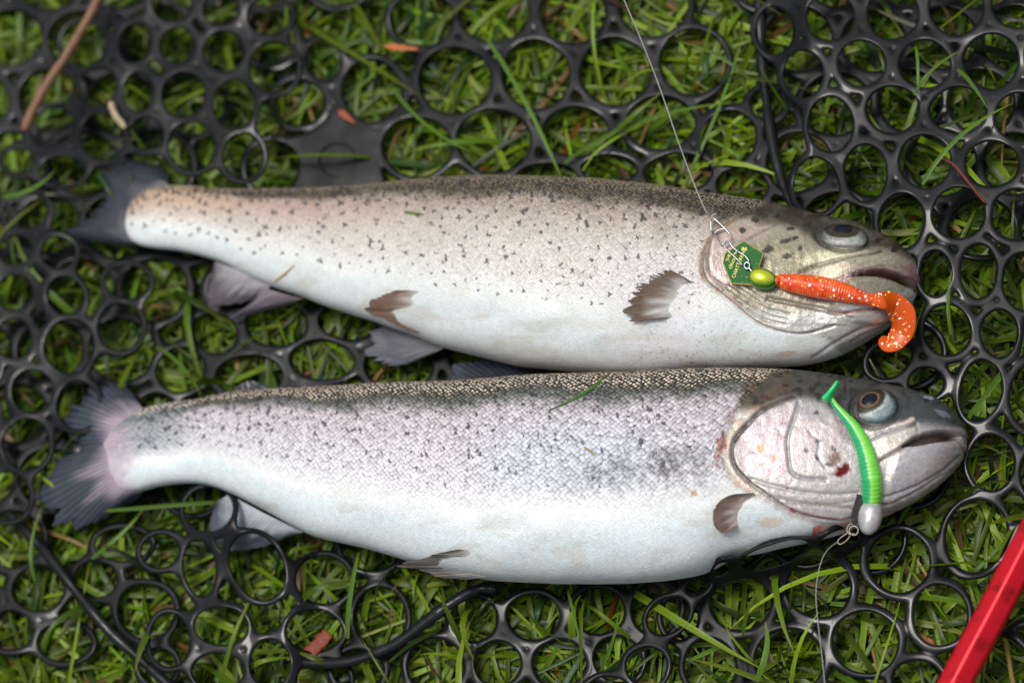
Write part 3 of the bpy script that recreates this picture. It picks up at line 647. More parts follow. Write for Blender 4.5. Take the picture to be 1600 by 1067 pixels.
    blot(f, 1450, 621, 9, 3, S(150, 158, 172), 0.8, 10); blot(f, 1447, 626, 5, 4, S(40, 42, 46), 0.8); blot(f, 1473, 646, 12, 4, S(150, 160, 178), 0.4, 25)
    e = ell(px, py, 1368, 636, 37, 30, -12)
    f.disp -= 0.0014 * np.exp(-((e - 1.05) / 0.10) ** 2) * f.vis
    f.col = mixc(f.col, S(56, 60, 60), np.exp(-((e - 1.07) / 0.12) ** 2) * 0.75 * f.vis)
    f.col *= (0.92 + 0.16 * fbm(px / 6, py / 6, 2))[..., None]
    f.col = mixc(f.col, S(186, 178, 158), smooth(0.5, 0.75, t) * smooth(0.56, 0.74, fbm(px / 60 + 13, py / 22, 4)) * 0.35 * f.vis)
    n3 = fbm(px / 3.0, py / 2.6, 3); f.col *= (1 - head * 0.42 * (0.6 - n3))[..., None]
    f.disp += head * (0.5 - fbm(px / 7 + 40, py / 6, 3)) * 0.0003
    glint = smooth(0.105, 0.06, tt) * (1 - head) + 0.10 * smooth(0.25, 0.14, t) * (1 - head)  # where cream glints are painted into the dark back
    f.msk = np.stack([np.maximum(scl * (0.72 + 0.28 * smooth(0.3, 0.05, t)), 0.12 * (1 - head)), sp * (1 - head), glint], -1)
    f.silver = head * (1 - crown); f.disp += 0.0022 * (fbm(px / 85 + 9, py / 55, 2) - 0.5) * f.vis * (1 - head)
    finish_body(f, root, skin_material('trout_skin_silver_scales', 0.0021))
    fin(f, 'caudal_fin', [(226, 642), (202, 656), (188, 680), (184, 705), (189, 736), (204, 758), (228, 763)], [(200, 606), (150, 592), (100, 628), (82, 660), (92, 690), (104, 706), (78, 722), (50, 760), (62, 818), (118, 833), (165, 812), (216, 779)], (-0.0008,), 0.023, S(178, 162, 176), S(58, 66, 78), 24, root, nu=240, bend=0.001, rag=0.12, fade=0.5, amp=0.00025, rc=0.34)
    fin(f, 'anal_fin', [(358, 772), (418, 804), (474, 831)], [(334, 786), (324, 832), (348, 861), (378, 862), (410, 856), (432, 847), (454, 836)], 0.031, 0.021, S(188, 196, 202), S(88, 96, 108), 15, root)
    fin(f, 'pelvic_fin', [(730, 859), (748, 880), (762, 901)], [(716, 858), (676, 866), (612, 884), (650, 889), (684, 901), (722, 906)], (0.0004,), (0.003,), S(204, 202, 198), S(128, 122, 116), 10, root)
    fin(f, 'pectoral_fin', [(1182, 773), (1166, 792), (1152, 815)], [(1176, 769), (1137, 774), (1116, 792), (1113, 817), (1129, 833), (1151, 824)], (-0.0008,), (0.0044,), S(206, 198, 192), S(126, 104, 94), 18, root, nu=140, rag=0.02, amp=0.00007, rc=0.1)
    fin(f, 'dorsal_fin', [(872, 590), (806, 596), (738, 602)], [(856, 575), (800, 562), (742, 563), (704, 569), (712, 594)], 0.030, 0.024, S(44, 46, 54), S(66, 72, 86), 9, root, rag=0.03)
    fin(f, 'adipose_fin', [(372, 618), (398, 616), (426, 613)], [(366, 605), (392, 595), (418, 602)], 0.030, 0.030, S(70, 74, 80), S(46, 50, 58), 4, root, rag=0.0)
    def ec(X, Y):
        i = ell(X, Y, 1357, 627, 25.5, 17, -25); w = ell(X, Y, 1368, 636, 34.5, 27.5, -12)
        c = np.zeros(X.shape + (3,)) + S(150, 170, 174)
        c = mixc(c, S(64, 80, 86), smooth(0.6, 0.98, w)); c = mixc(c, S(40, 44, 44), smooth(628, 612, Y)); c = mixc(c, S(206, 208, 204), np.exp(-((i - 1.25) / 0.14) ** 2) * 0.8)
        c = mixc(c, S(66, 54, 36), smooth(1.08, 0.92, i)); c = mixc(c, S(30, 26, 24), np.exp(-((i - 1.02) / 0.06) ** 2))
        c = mixc(c, S(150, 120, 92), np.exp(-((ell(X, Y, 1359, 626, 14.5, 11, -25) - 1) / 0.12) ** 2) * 0.8)
        c = mixc(c, S(56, 60, 58), smooth(-12, -24, Y - 636 + (X - 1380) * -0.2) * smooth(4, 20, X - 1372))
        return c * (0.3 + 0.75 * fbm(X / 3, Y / 2, 2))[..., None]
    eye(f, root, 1368, 636, 34.5, 27.5, -12, 0.0034, ec, (1359, 626, 12.8, 9.6, -25))
    tag(root, 'pinkish silver trout with red gash on its cheek under a green lure', 'fish')
    return f

fish1 = build_fish1()
fish2 = build_fish2()

# ================================================================== landing net
MAT['rubber'] = mat_plain('black_rubber', (0.0075, 0.008, 0.0095), rough=0.34, noise=0.35, nscale=60, bump=0.35)
_n, _l = MAT['rubber'].node_tree.nodes, MAT['rubber'].node_tree.links
_t = _n.new('ShaderNodeTexNoise'); _t.inputs['Scale'].default_value = 45; _t.inputs['Detail'].default_value = 3
_r = _n.new('ShaderNodeMapRange'); _r.inputs['From Min'].default_value = 0.35; _r.inputs['From Max'].default_value = 0.65; _r.inputs['To Min'].default_value = 0.25; _r.inputs['To Max'].default_value = 0.5; _n['Principled BSDF'].inputs['Specular IOR Level'].default_value = 0.16
_c = _n.new('ShaderNodeTexCoord'); _l.new(_c.outputs['Object'], _t.inputs['Vector']); _l.new(_t.outputs['Fac'], _r.inputs['Value']); _l.new(_r.outputs[0], _n['Principled BSDF'].inputs['Roughness'])

_w = _n.new('ShaderNodeMapRange'); _w.inputs['From Min'].default_value = 0.5; _w.inputs['From Max'].default_value = 0.6; _w.inputs['To Min'].default_value = 0.0; _w.inputs['To Max'].default_value = 0.4
_t2 = _n.new('ShaderNodeTexNoise'); _t2.inputs['Scale'].default_value = 28; _l.new(_c.outputs['Object'], _t2.inputs['Vector']); _l.new(_t2.outputs['Fac'], _w.inputs['Value']); _l.new(_w.outputs[0], _n['Principled BSDF'].inputs['Coat Weight'])      # patches still wet
def holes_sep(H, gap=8.0):
    H = [list(h) + [0] * (5 - len(h)) for h in H]
    A = np.array(H, float); A[:, 2:4] *= 1.07
    def ext(i, dx, dy):
        c, s_ = math.cos(math.radians(A[i, 4])), math.sin(math.radians(A[i, 4])); L = math.hypot(dx, dy) + 1e-9
        u, v = (dx * c + dy * s_) / L, (-dx * s_ + dy * c) / L
        return 1 / math.sqrt((u / A[i, 2]) ** 2 + (v / A[i, 3]) ** 2)
    for _ in range(3):
        for i in range(len(A)):
            for j in range(i + 1, len(A)):
                dx, dy = A[j, :2] - A[i, :2]; d = math.hypot(dx, dy)
                if d > A[i, 2:4].max() + A[j, 2:4].max() + gap + 2 or d < 1: continue
                ei, ej = ext(i, dx, dy), ext(j, dx, dy)
                if ei + ej + gap > d:
                    k = max((d - gap) / (ei + ej), 0.4); A[i, 2:4] *= k; A[j, 2:4] *= k
    return A
def fill_lattice(H, bbox, pitch, r, skip=None, ang=0.0):
    H = [list(h) + [0] * (5 - len(h)) for h in H]; out = list(H)
    x0, y0, x1, y1 = bbox; row = 0; y = y0
    while y < y1:
        x = x0 + (pitch / 2 if row % 2 else 0)
        while x < x1:
            X = x + random.uniform(-4, 4); Y = y + random.uniform(-4, 4)
            dm = min([math.hypot(X - h[0], Y - h[1]) - 0.5 * (h[2] + h[3]) for h in out] + [1e3])
            if dm > r * 0.62 and not (skip and skip(X, Y)):
                rr = min(r, dm - 8); out.append([X, Y, rr * random.uniform(0.97, 1.06), rr * random.uniform(0.9, 1.0), random.uniform(-20, 20)])
            x += pitch
        y += pitch * 0.87; row += 1
    return out
def net_panel(name, H, zfun, parent, gap=8.0, rim=9.0, solid=None, g=2.3, T=0.0013, wr=4.2, sw=4.6):
    A = holes_sep(H, gap)
    x0, y0 = A[:, 0].min() - 90, A[:, 1].min() - 90; x1, y1 = A[:, 0].max() + 90, A[:, 1].max() + 90
    nx, ny = int((x1 - x0) / g), int((y1 - y0) / g)
    gx = x0 + np.arange(nx) * g; gy = y0 + np.arange(ny) * g
    wx = (fbm(gx[:, None] / 60, gy[None] / 60, 2) - 0.5) * 6; wy = (fbm(gx[:, None] / 60 + 77, gy[None] / 60, 2) - 0.5) * 6
    d1 = np.full((nx, ny), 500.0); d2 = d1.copy(); d3 = d1.copy()
    for cx, cy, rx, ry, an in A:
        R = max(rx, ry) + 60
        i0, i1 = max(int((cx - R - x0) / g), 0), min(int((cx + R - x0) / g) + 1, nx); j0, j1 = max(int((cy - R - y0) / g), 0), min(int((cy + R - y0) / g) + 1, ny)
        X = gx[i0:i1, None] - cx + wx[i0:i1, j0:j1]; Y = gy[None, j0:j1] - cy + wy[i0:i1, j0:j1]
        c, s_ = math.cos(math.radians(an)), math.sin(math.radians(an))
        u, v = X * c + Y * s_, -X * s_ + Y * c
        k = np.sqrt((u / rx) ** 2 + (v / ry) ** 2) + 1e-6
        d = np.hypot(u, v) * (1 - 1 / k)
        a = d1[i0:i1, j0:j1]; b = d2[i0:i1, j0:j1]
        e_ = d3[i0:i1, j0:j1]; e_[:] = np.minimum(e_, np.maximum(b, d)); b[:] = np.minimum(b, np.maximum(a, d)); a[:] = np.minimum(a, d)
    st = sw - 0.5 * (d2 - d1) + 8.5 * np.exp(-np.maximum(0.5 * (d3 - d1), 0) / 10.0)
    F = np.maximum(np.minimum(st, 13 - d1), np.minimum(d1 + 1.0, rim - d1))
    if solid is not None:
        GX, GY = np.meshgrid(gx, gy, indexing='ij')
        for poly in solid:
            dd = line_dist(GX, GY, poly + [poly[0]], dense=False); F = np.maximum(F, np.minimum(np.where(in_poly(GX, GY, poly), dd, -dd), d1))
    F = np.clip(F, -25, 14)
    for _ in range(2):
        F[1:-1] = 0.25 * F[:-2] + 0.5 * F[1:-1] + 0.25 * F[2:]; F[:, 1:-1] = 0.25 * F[:, :-2] + 0.5 * F[:, 1:-1] + 0.25 * F[:, 2:]
    F += 0.3
    F = np.where(np.abs(F) < 1e-3, 1e-3, F)
    ins = F > 0
    # triangles of the grid clipped at F = 0
    I = np.arange(nx * ny).reshape(nx, ny); Ff = F.ravel()
    q = (ins[:-1, :-1] | ins[1:, :-1] | ins[:-1, 1:] | ins[1:, 1:])
    a, b, c, d = I[:-1, :-1][q], I[1:, :-1][q], I[1:, 1:][q], I[:-1, 1:][q]
    TR = np.vstack([np.stack([a, b, c], 1), np.stack([a, c, d], 1)])
    inn = Ff[TR] > 0; cnt = inn.sum(1)
    full = TR[cnt == 3]
    NN = nx * ny
    def ekey(p, r): return np.minimum(p, r) * NN + np.maximum(p, r)
    t1 = TR[cnt == 1]; i1 = inn[cnt == 1]; k = i1.argmax(1); r = np.arange(len(t1))
    p0, p1, p2 = t1[r, k], t1[r, (k + 1) % 3], t1[r, (k + 2) % 3]
    t2 = TR[cnt == 2]; o2 = ~inn[cnt == 2]; k = o2.argmax(1); r = np.arange(len(t2))
    s0, s1, s2 = t2[r, k], t2[r, (k + 1) % 3], t2[r, (k + 2) % 3]      # s0 outside
    keys = np.concatenate([ekey(p0, p1), ekey(p0, p2), ekey(s0, s1), ekey(s0, s2)])
    uq, inv = np.unique(keys, return_inverse=True)
    e = np.split(inv, np.cumsum([len(p0), len(p0), len(s0)]))
    ka, kb = uq // NN, uq % NN; fa, fb = Ff[ka], Ff[kb]; tt = fa / (fa - fb)
    cx = np.concatenate([np.repeat(gx, ny), gx[ka // ny] * (1 - tt) + gx[kb // ny] * tt])
    cy = np.concatenate([np.tile(gy, nx), gy[ka % ny] * (1 - tt) + gy[kb % ny] * tt])
    ff = np.concatenate([Ff, np.zeros(len(uq))])
    tris = np.vstack([full, np.stack([p0, NN + e[0], NN + e[1]], 1), np.stack([NN + e[2], s1, s2], 1), np.stack([NN + e[2], s2, NN + e[3]], 1)])
    used, ti = np.unique(tris, return_inverse=True); tris = ti.reshape(-1, 3)
    cx, cy, ff = cx[used], cy[used], ff[used]; on = used >= NN
    h = T * np.sqrt(np.maximum(1 - (1 - np.clip(ff / wr, 0, 1)) ** 2, 0))
    z = zfun(cx, cy)
    Vt = unproj(cx, cy, z + h); Vb = unproj(cx, cy, z) * 1.0; Vb[:, 2] = z - h
    n = len(cx); mp = np.where(on, np.arange(n), n + np.arange(n))
    V = np.vstack([Vt, Vb]); TT = np.vstack([tris[:, ::-1], mp[tris]])
    used, ti = np.unique(TT, return_inverse=True)
    me = mesh_np(name, V[used], None, ti.reshape(-1, 3))
    return link(name, me, MAT['rubber'], parent)

def build_net():
    root = empty('landing_net', tuple(unproj(1100, 900, 0.0)))
    zn = lambda x, y, s, k: (fbm(x / s + k, y / s + k, 2) - 0.5)
    # single layer that lies on the grass: traced holes, then the same lattice carried on under the fish and beyond
    base = [(581, 142, 58, 61), (660, 30, 55, 50), (772, 20, 60, 52), (895, 20, 57, 52), (1021, 10, 58, 50), (710, 127, 60, 55), (837, 117, 57, 57), (961, 112, 57, 56), (1083, 98, 55, 53),
            (652, 230, 55, 50), (771, 221, 58, 50), (900, 206, 58, 42), (1033, 192, 56, 42), (1140, 215, 46, 46), (856, 278, 45, 22), (951, 264, 50, 26), (1060, 270, 50, 28), (1160, 290, 44, 30),
            (468, 160, 44, 42), (425, 262, 40, 42), (505, 95, 36, 40), (420, 60, 40, 40),
            (283, 577, 43, 38), (390, 586, 50, 30), (503, 562, 56, 36), (622, 570, 52, 36), (432, 505, 50, 40), (335, 520, 40, 36), (545, 500, 45, 28),
            (594, 965, 46, 54), (150, 905, 48, 40), (228, 955, 52, 50), (190, 850, 50, 30), (100, 1005, 48, 34), (20, 985, 40, 36), (60, 920, 40, 36),
            (740, 967, 42, 40), (834, 963, 43, 38), (935, 954, 45, 40), (777, 1037, 40, 38), (875, 1036, 42, 38), (965, 1030, 40, 40), (680, 1040, 40, 40), (560, 1045, 45, 35), (1025, 950, 36, 40)]
    nolay = lambda X, Y: (X > 1040 and Y > 850) or (X > 1440 and Y > 390) or (280 < X < 570 and 780 < Y)
    base = fill_lattice(base, (-260, -230, 1900, 1320), 112, 50, nolay)
    star = [(437, 219), (480, 208), (508, 190), (521, 165), (540, 185), (600, 206), (590, 240), (606, 300), (580, 330), (470, 330), (455, 270), (452, 240)]
    tailhump = lambda x, y: 0
    net_panel('mesh_bag', base, lambda x, y: NETZ + 0.006 * zn(x, y, 120, 3), root, gap=7, solid=[star])
    # folded-over upper layer, far left
    tl = [(345, 15, 37, 37), (420, 26, 41, 34), (210, 67, 28, 37, 20), (277, 71, 32, 35), (349, 81, 36, 36), (427, 105, 38, 40), (150, 137, 35, 29, -30), (217, 144, 29, 38), (287, 148, 35, 36), (366, 163, 36, 41), (80, 199, 33, 27, -20), (159, 214, 34, 37), (229, 210, 31, 29), (300, 229, 36, 39), (379, 244, 32, 37), (30, 251, 24, 18), (96, 268, 34, 22), (270, 5, 32, 30), (195, 5, 32, 26), (130, 70, 34, 34, -40)]
    net_panel('mesh_fold', tl, lambda x, y: 0.034 - 0.008 * smooth(250, 30, x) + 0.006 * zn(x, y, 90, 8), root, gap=7.5, rim=8)
    lf = [(90, 395, 31, 28), (101, 462, 38, 38), (22, 458, 32, 32), (22, 530, 33, 36), (109, 541, 42, 46), (50, 612, 33, 34), (187, 511, 34, 38), (22, 391, 30, 28), (122, 632, 34, 38), (40, 695, 36, 38), (-40, 490, 36, 36), (-40, 570, 36, 36), (-45, 650, 36, 36), (12, 775, 34, 36), (200, 440, 36, 28), (40, 330, 34, 26), (-40, 410, 34, 32)]
    net_panel('mesh_fold', lf, lambda x, y: 0.031 - 0.004 * smooth(120, 220, x) + 0.006 * zn(x, y, 80, 18), root, gap=7.5, rim=8)
    # second layer in the upper left corner, flat and far
    # folded-over upper layer, right side
    rt = [(1211, 48, 35, 45), (1296, 26, 41, 42), (1395, 20, 43, 43), (1495, 14, 45, 43), (1588, 6, 44, 42), (1254, 116, 36, 45), (1346, 100, 44, 42), (1445, 100, 46, 43), (1549, 97, 47, 46), (1298, 194, 37, 45), (1395, 173, 45, 40), (1497, 173, 47, 40), (1592, 182, 42, 42), (1351, 270, 36, 49), (1445, 253, 43, 42), (1549, 257, 47, 40), (1275, 291, 36, 45), (1409, 345, 33, 42), (1498, 332, 48, 47), (1590, 335, 42, 40),
          (1461, 427, 28, 40), (1530, 424, 32, 46), (1480, 516, 43, 48), (1391, 562, 34, 24, -25), (1562, 522, 38, 50), (1532, 612, 38, 56, 12), (1448, 598, 26, 22), (1602, 440, 34, 46), (1549, 723, 44, 51), (1525, 837, 49, 57, 12), (1406, 878, 56, 55), (1280, 917, 57, 53), (1157, 943, 55, 47, -15), (1211, 866, 57, 18, -17), (1311, 843, 30, 14, -17), (1129, 888, 19, 12, -30), (1353, 1003, 57, 55), (1470, 961, 50, 55), (1232, 1032, 58, 54), (1435, 1062, 44, 34), (1064, 965, 26, 34), (1110, 1042, 38, 42), (1620, 620, 40, 50), (1630, 740, 40, 50), (1640, 850, 50, 50), (1590, 940, 48, 44), (1560, 1040, 50, 46), (1665, 960, 46, 50), (1340, -70, 44, 44), (1440, -70, 46, 44), (1540, -75, 46, 44), (1245, -50, 38, 44), (1650, 90, 46, 46), (1660, 260, 46, 44), (1690, 0, 40, 40), (1290, 1125, 55, 50), (1170, 1125, 50, 45), (1400, 1140, 50, 46), (1510, 1130, 50, 46)]
    def zr(x, y):
        z = 0.036 - 0.008 * smooth(300, 620, y) - 0.005 * smooth(620, 900, y)
        z = z - 0.012 * smooth(1270, 1200, x) * smooth(420, 330, y)
        z = z + 0.031 * np.exp(-((y - 850 + (x - 1210) * 0.25) / 34) ** 2) * smooth(1360, 1290, x) * smooth(1080, 1130, x) * (y > 700)
        return z + 0.006 * zn(x, y, 110, 31)
    net_panel('mesh_fold', rt, zr, root, gap=9, rim=9, sw=6.0)
    # small folds over the front edge
    fr = [(326, 795, 36, 34), (402, 885, 40, 56, -25), (312, 888, 26, 44, -6), (505, 905, 52, 44), (492, 985, 48, 36), (345, 978, 46, 33), (341, 1049, 48, 34), (422, 1035, 33, 38), (505, 1065, 40, 34), (250, 860, 30, 26), (265, 1000, 30, 40)]
    net_panel('mesh_fold', fr, lambda x, y: 0.029 + 0.007 * np.exp(-((x - 372) / 55) ** 2 - ((y - 815) / 45) ** 2) - 0.010 * smooth(440, 500, x) + 0.005 * zn(x, y, 70, 51), root, gap=9, rim=8)
    fm = [(1045, 962, 44, 32, -35), (1010, 1040, 36, 34, -30), (1090, 915, 24, 16, -35), (950, 1090, 40, 34)]
    net_panel('mesh_fold', fm, lambda x, y: 0.031 + 0.004 * zn(x, y, 70, 61), root, gap=9, rim=8)
    # creased strands where the bag is bent double
    def strand(pts, z, r):
        c = catmull(pts, 16); zz = np.interp(np.linspace(0, 1, len(c)), np.linspace(0, 1, len(z)), z)
        P = unproj(c[:, 0], c[:, 1], zz); s = np.linspace(0, 1, len(c))
        tube('folded_strand', P, r * 0.85 * (1 + 0.7 * (fbm(s * 14, s * 0 + r * 1e4, 2) - 0.5)), MAT['rubber'], root, 12, flat=(0.8, 1.15))
    strand([(10, 800), (60, 850), (120, 925), (170, 985), (225, 1035), (275, 1080)], [0.022, 0.026, 0.024, 0.022], 0.0026)
    strand([(470, 1035), (540, 1034), (610, 1010), (660, 975), (700, 945), (745, 920), (775, 918)], [0.022, 0.026, 0.03, 0.026], 0.0030)
    strand([(1185, -20), (1188, 60), (1196, 150), (1210, 240), (1232, 310), (1262, 345)], [0.022, 0.020, 0.022, 0.026], 0.0026)
    # embossed round mark on the solid plate
    th = np.linspace(0, 2 * np.pi, 60); ring = unproj(527 + 29 * np.cos(th), 250 + 26 * np.sin(th), NETZ + 0.0016 + 0.006 * zn(np.full(60, 527.), np.full(60, 250.), 120, 3))
    tube('moulded_ring', ring, 0.0006, MAT['rubber'], root, 8)
    # red hoop
    m, n, l, p = mat_new('red_anodised_aluminium')
    p.inputs['Base Color'].default_value = (*S(205, 26, 44), 1); p.inputs['Metallic'].default_value = 0.35; p.inputs['Roughness'].default_value = 0.34; p.inputs['Coat Weight'].default_value = 0.15; p.inputs['Coat Roughness'].default_value = 0.25; p.inputs['Specular IOR Level'].default_value = 0.3
    tc = n.new('ShaderNodeTexCoord'); nz = n.new('ShaderNodeTexNoise'); nz.inputs['Scale'].default_value = 120; nz.inputs['Detail'].default_value = 6; l.new(tc.outputs['Object'], nz.inputs['Vector'])
    rp = n.new('ShaderNodeValToRGB'); rp.color_ramp.elements[0].position = 0.3; rp.color_ramp.elements[0].color = (*S(150, 8, 20), 1); rp.color_ramp.elements[1].position = 0.45; rp.color_ramp.elements[1].color = (*S(200, 14, 34), 1)
    l.new(nz.outputs['Fac'], rp.inputs[0]); l.new(rp.outputs[0], p.inputs['Base Color'])
    bu = n.new('ShaderNodeBump'); bu.inputs['Strength'].default_value = 0.15; bu.inputs['Distance'].default_value = 0.0005; l.new(nz.outputs['Fac'], bu.inputs['Height']); l.new(bu.outputs[0], p.inputs['Normal'])
    cpx = [(1335, 1390), (1420, 1230), (1502, 1067), (1560, 958), (1622, 838), (1700, 690), (1790, 540)]
    c = catmull(cpx, 10) - np.array([9.0, 0]); P = unproj(c[:, 0], c[:, 1], np.full(len(c), 0.047))
    T = np.gradient(P, axis=0); T /= np.linalg.norm(T, axis=1)[:, None]; Bv = np.cross(T, [0, 0, 1.0]); Bv /= np.linalg.norm(Bv, axis=1)[:, None]
    # rounded hexagonal profile
    prof = []
    for k in range(6):
        a = math.radians(60 * k + 30)
        for da in (-12, -4, 4, 12):
            aa = a + math.radians(da); rr = 1.0 if abs(da) < 5 else 0.965
            prof.append((math.cos(aa) * rr * 0.0080, math.sin(aa) * rr * 0.0086))
    prof = np.array(prof)
    V = P[:, None] + prof[None, :, 0, None] * Bv[:, None] + prof[None, :, 1, None] * np.array([0, 0, 1.0])
    link('frame_tube', mesh_np('frame_tube', V.reshape(-1, 3), grid_quads(len(P), len(prof), True)), m, root)
    for cx, cy in ((1425, 1215), (1700, 690)):
        i = np.argmin((c[:, 0] - cx) ** 2 + (c[:, 1] - cy) ** 2); a = np.linspace(0, 2 * np.pi, 40)
        ringP = P[i] + np.outer(np.cos(a) * 0.0112, Bv[i]) + np.outer(np.sin(a) * 0.0108, [0, 0, 1.0])
        tube('rim_loop', ringP, 0.0026, MAT['rubber'], root, 10, flat=(0.8, 1.6))
    tag(root, 'black rubber mesh landing net with a red frame, spread under two trout', 'landing net')
    return root
net = build_net()

# ================================================================== lures
MAT['steel'] = mat_plain('steel_wire', (0.42, 0.42, 0.41), rough=0.3, metal=1.0)
MAT['dull'] = mat_plain('dull_wire', (0.24, 0.21, 0.18), rough=0.35, metal=1.0)
MAT['line'] = mat_plain('nylon_line', (0.30, 0.30, 0.28), rough=0.35, coat=0.2)
def wire(name, pts, z, r, parent, closed=False, mat='steel'):
    p = list(pts) + ([pts[0]] if closed else [])
    c = catmull(p, 8); zz = np.interp(np.linspace(0, 1, len(c)), np.linspace(0, 1, np.size(z)), np.atleast_1d(z))
    return tube_geo(unproj(c[:, 0], c[:, 1], zz), r, 8)
def wire_obj(name, geos, parent, mat='steel'):
    V, Q, T = join_geo(geos); return link(name, mesh_np(name, V, Q, T), MAT[mat], parent)
def ellipsoid(name, C, axes, mat, parent, pw=1.0, nu=28, nv=36, cf=None):
    th = np.linspace(0.0, np.pi, nu)[:, None]; ph = np.linspace(0, 2 * np.pi, nv, endpoint=False)[None]
    rr = np.sin(th) ** 0.9 * (1 + pw * 0.18 * np.cos(th))
    U = np.stack([np.cos(th) + 0 * ph, rr * np.cos(ph), rr * np.sin(ph)], -1)
    P = C + U @ np.array(axes)
    at = {'col': ('FLOAT_COLOR', rgba(cf(U).reshape(-1, 3)))} if cf else None
    return link(name, mesh_np(name, P.reshape(-1, 3), grid_quads(nu, nv, True), None, at), mat, parent)
def px_axes(x, y, z, ang, la, lb, lc):
    """axes of an ellipsoid lying in the ground plane: ang in picture degrees, semi-axes in metres"""
    d = unproj(x + math.cos(math.radians(ang)) * 10, y + math.sin(math.radians(ang)) * 10, z) - unproj(x, y, z); d /= np.linalg.norm(d)
    e = np.cross([0, 0, 1.0], d)
    return [d * la, e * lb, np.array([0, 0, 1.0]) * lc]
def z1(x, y): return surf(fish1, x, y)[0][2]
def z2(x, y): return surf(fish2, x, y)[0][2]

def orange_lure():
    root = empty('orange_lure', tuple(surf(fish1, 1260, 448)[0]))
    # soft ribbed body
    pts = [(1209, 438), (1216, 438), (1230, 441), (1255, 445), (1285, 450), (1310, 455), (1335, 462), (1352, 467), (1370, 470)]
    rad = np.array([5.0, 9.0, 13.0, 15.5, 16.5, 15.5, 12.0, 9.0, 7.0]) / PXM
    zc = np.array([z1(x, y) for x, y in pts]) + rad * 0.9; zc = np.convolve(np.pad(zc, 2, 'edge'), np.ones(5) / 5, 'valid')
    c = resample(np.column_stack([catmull(pts, 10)]), 220); s = np.linspace(0, 1, 220)
    sx = (c[:, 0] - pts[0][0]) / (pts[-1][0] - pts[0][0]); kx = [(p[0] - pts[0][0]) / (pts[-1][0] - pts[0][0]) for p in pts]
    zz = np.interp(sx, kx, zc); R = np.interp(sx, kx, rad); R = np.convolve(np.pad(R, 6, 'edge'), np.ones(13) / 13, 'valid')
    P = unproj(c[:, 0], c[:, 1], zz)
    R2 = R * (1 + 0.022 * np.sin(s * 40 * 2 * np.pi) * smooth(0.04, 0.12, s) * smooth(1.0, 0.86, s))
    m, n, l, p = mat_new('orange_soft_plastic')
    p.inputs['Base Color'].default_value = (*S(236, 84, 22), 1); p.inputs['Roughness'].default_value = 0.28; p.inputs['Subsurface Weight'].default_value = 0.35; p.inputs['Subsurface Radius'].default_value = (0.004, 0.0015, 0.0005); p.inputs['Subsurface Scale'].default_value = 1.0
    p.inputs['Coat Weight'].default_value = 0.3
    tc = n.new('ShaderNodeTexCoord'); nz = n.new('ShaderNodeTexNoise'); nz.inputs['Scale'].default_value = 250; l.new(tc.outputs['Object'], nz.inputs['Vector'])
    rp = n.new('ShaderNodeValToRGB'); rp.color_ramp.elements[0].position = 0.35; rp.color_ramp.elements[0].color = (*S(218, 62, 10), 1); rp.color_ramp.elements[1].position = 0.65; rp.color_ramp.elements[1].color = (*S(244, 104, 34), 1)
    l.new(nz.outputs['Fac'], rp.inputs[0]); l.new(rp.outputs[0], p.inputs['Base Color'])
    MAT['orange'] = m
    body = tube('ribbed_body', P, R2, m, root, 28)
    # curled flat tail, thinner and more see-through
    m2, n2_, l2, p2 = mat_new('orange_clear_plastic')
    p2.inputs['Base Color'].default_value = (*S(226, 92, 22), 1); p2.inputs['Roughness'].default_value = 0.2; p2.inputs['Transmission Weight'].default_value = 0.18; p2.inputs['IOR'].default_value = 1.35; p2.inputs['Coat Weight'].default_value = 0.3
    tp = [(1352, 467, 9), (1370, 469, 11), (1385, 471, 15.5), (1398, 478, 19), (1409, 490, 20), (1412, 506, 18), (1408, 521, 17.5), (1398, 533, 15.5), (1388, 538, 12), (1382, 533, 10), (1381, 526, 5)]
    tc_ = catmull([q[:2] for q in tp], 10); k = np.linspace(0, 1, len(tc_)); W_ = np.interp(k, np.linspace(0, 1, len(tp)), [q[2] for q in tp]) / PXM
    zt = np.interp(k, [0, 0.15, 0.3, 0.6, 1.0], [zz[-14], zz[-1], 0.052, 0.044, 0.040])
    Pt = unproj(tc_[:, 0], tc_[:, 1], zt)
    TH = np.interp(k, [0, 0.15, 0.35, 1.0], [0.0024, 0.0019, 0.0012, 0.0008])
    tail = tube('curl_tail', Pt, 1.0, m2, root, 24, flat=(TH, W_), level=True)
    # glitter flakes set in the plastic
    V, F = [], []; cols = []
    def flake(C, N, r, col):
        a = np.cross(N, [0.3, 0.5, 0.8]); a /= np.linalg.norm(a); b = np.cross(N, a); k0 = len(V)
        for j in range(6):
            an = j * math.pi / 3; V.append(C + (a * math.cos(an) + b * math.sin(an)) * r); cols.append(col)
        F.extend([(k0, k0 + 1, k0 + 2, k0 + 3), (k0, k0 + 3, k0 + 4, k0 + 5)])
    T = np.gradient(P, axis=0); T /= np.linalg.norm(T, axis=1)[:, None]
    pal = [S(255, 252, 240), S(255, 240, 200), S(255, 214, 110), S(230, 236, 250)]
    for _ in range(70):
        i = random.randint(10, 205); an = random.uniform(-1.5, 1.5)
        Bv = np.cross(T[i], [0, 0, 1.0]); Bv /= np.linalg.norm(Bv); Nn = np.cross(Bv, T[i])
        N = Nn * math.cos(an) + Bv * math.sin(an); flake(P[i] + N * (R2[i] + 0.00012), N + np.array([random.uniform(-.2, .2) for _ in range(3)]), random.choice((0.8, 1.0, 1.3, 2.0)) / PXM, random.choice(pal))
    Tt = np.gradient(Pt, axis=0); Tt /= np.linalg.norm(Tt, axis=1)[:, None]
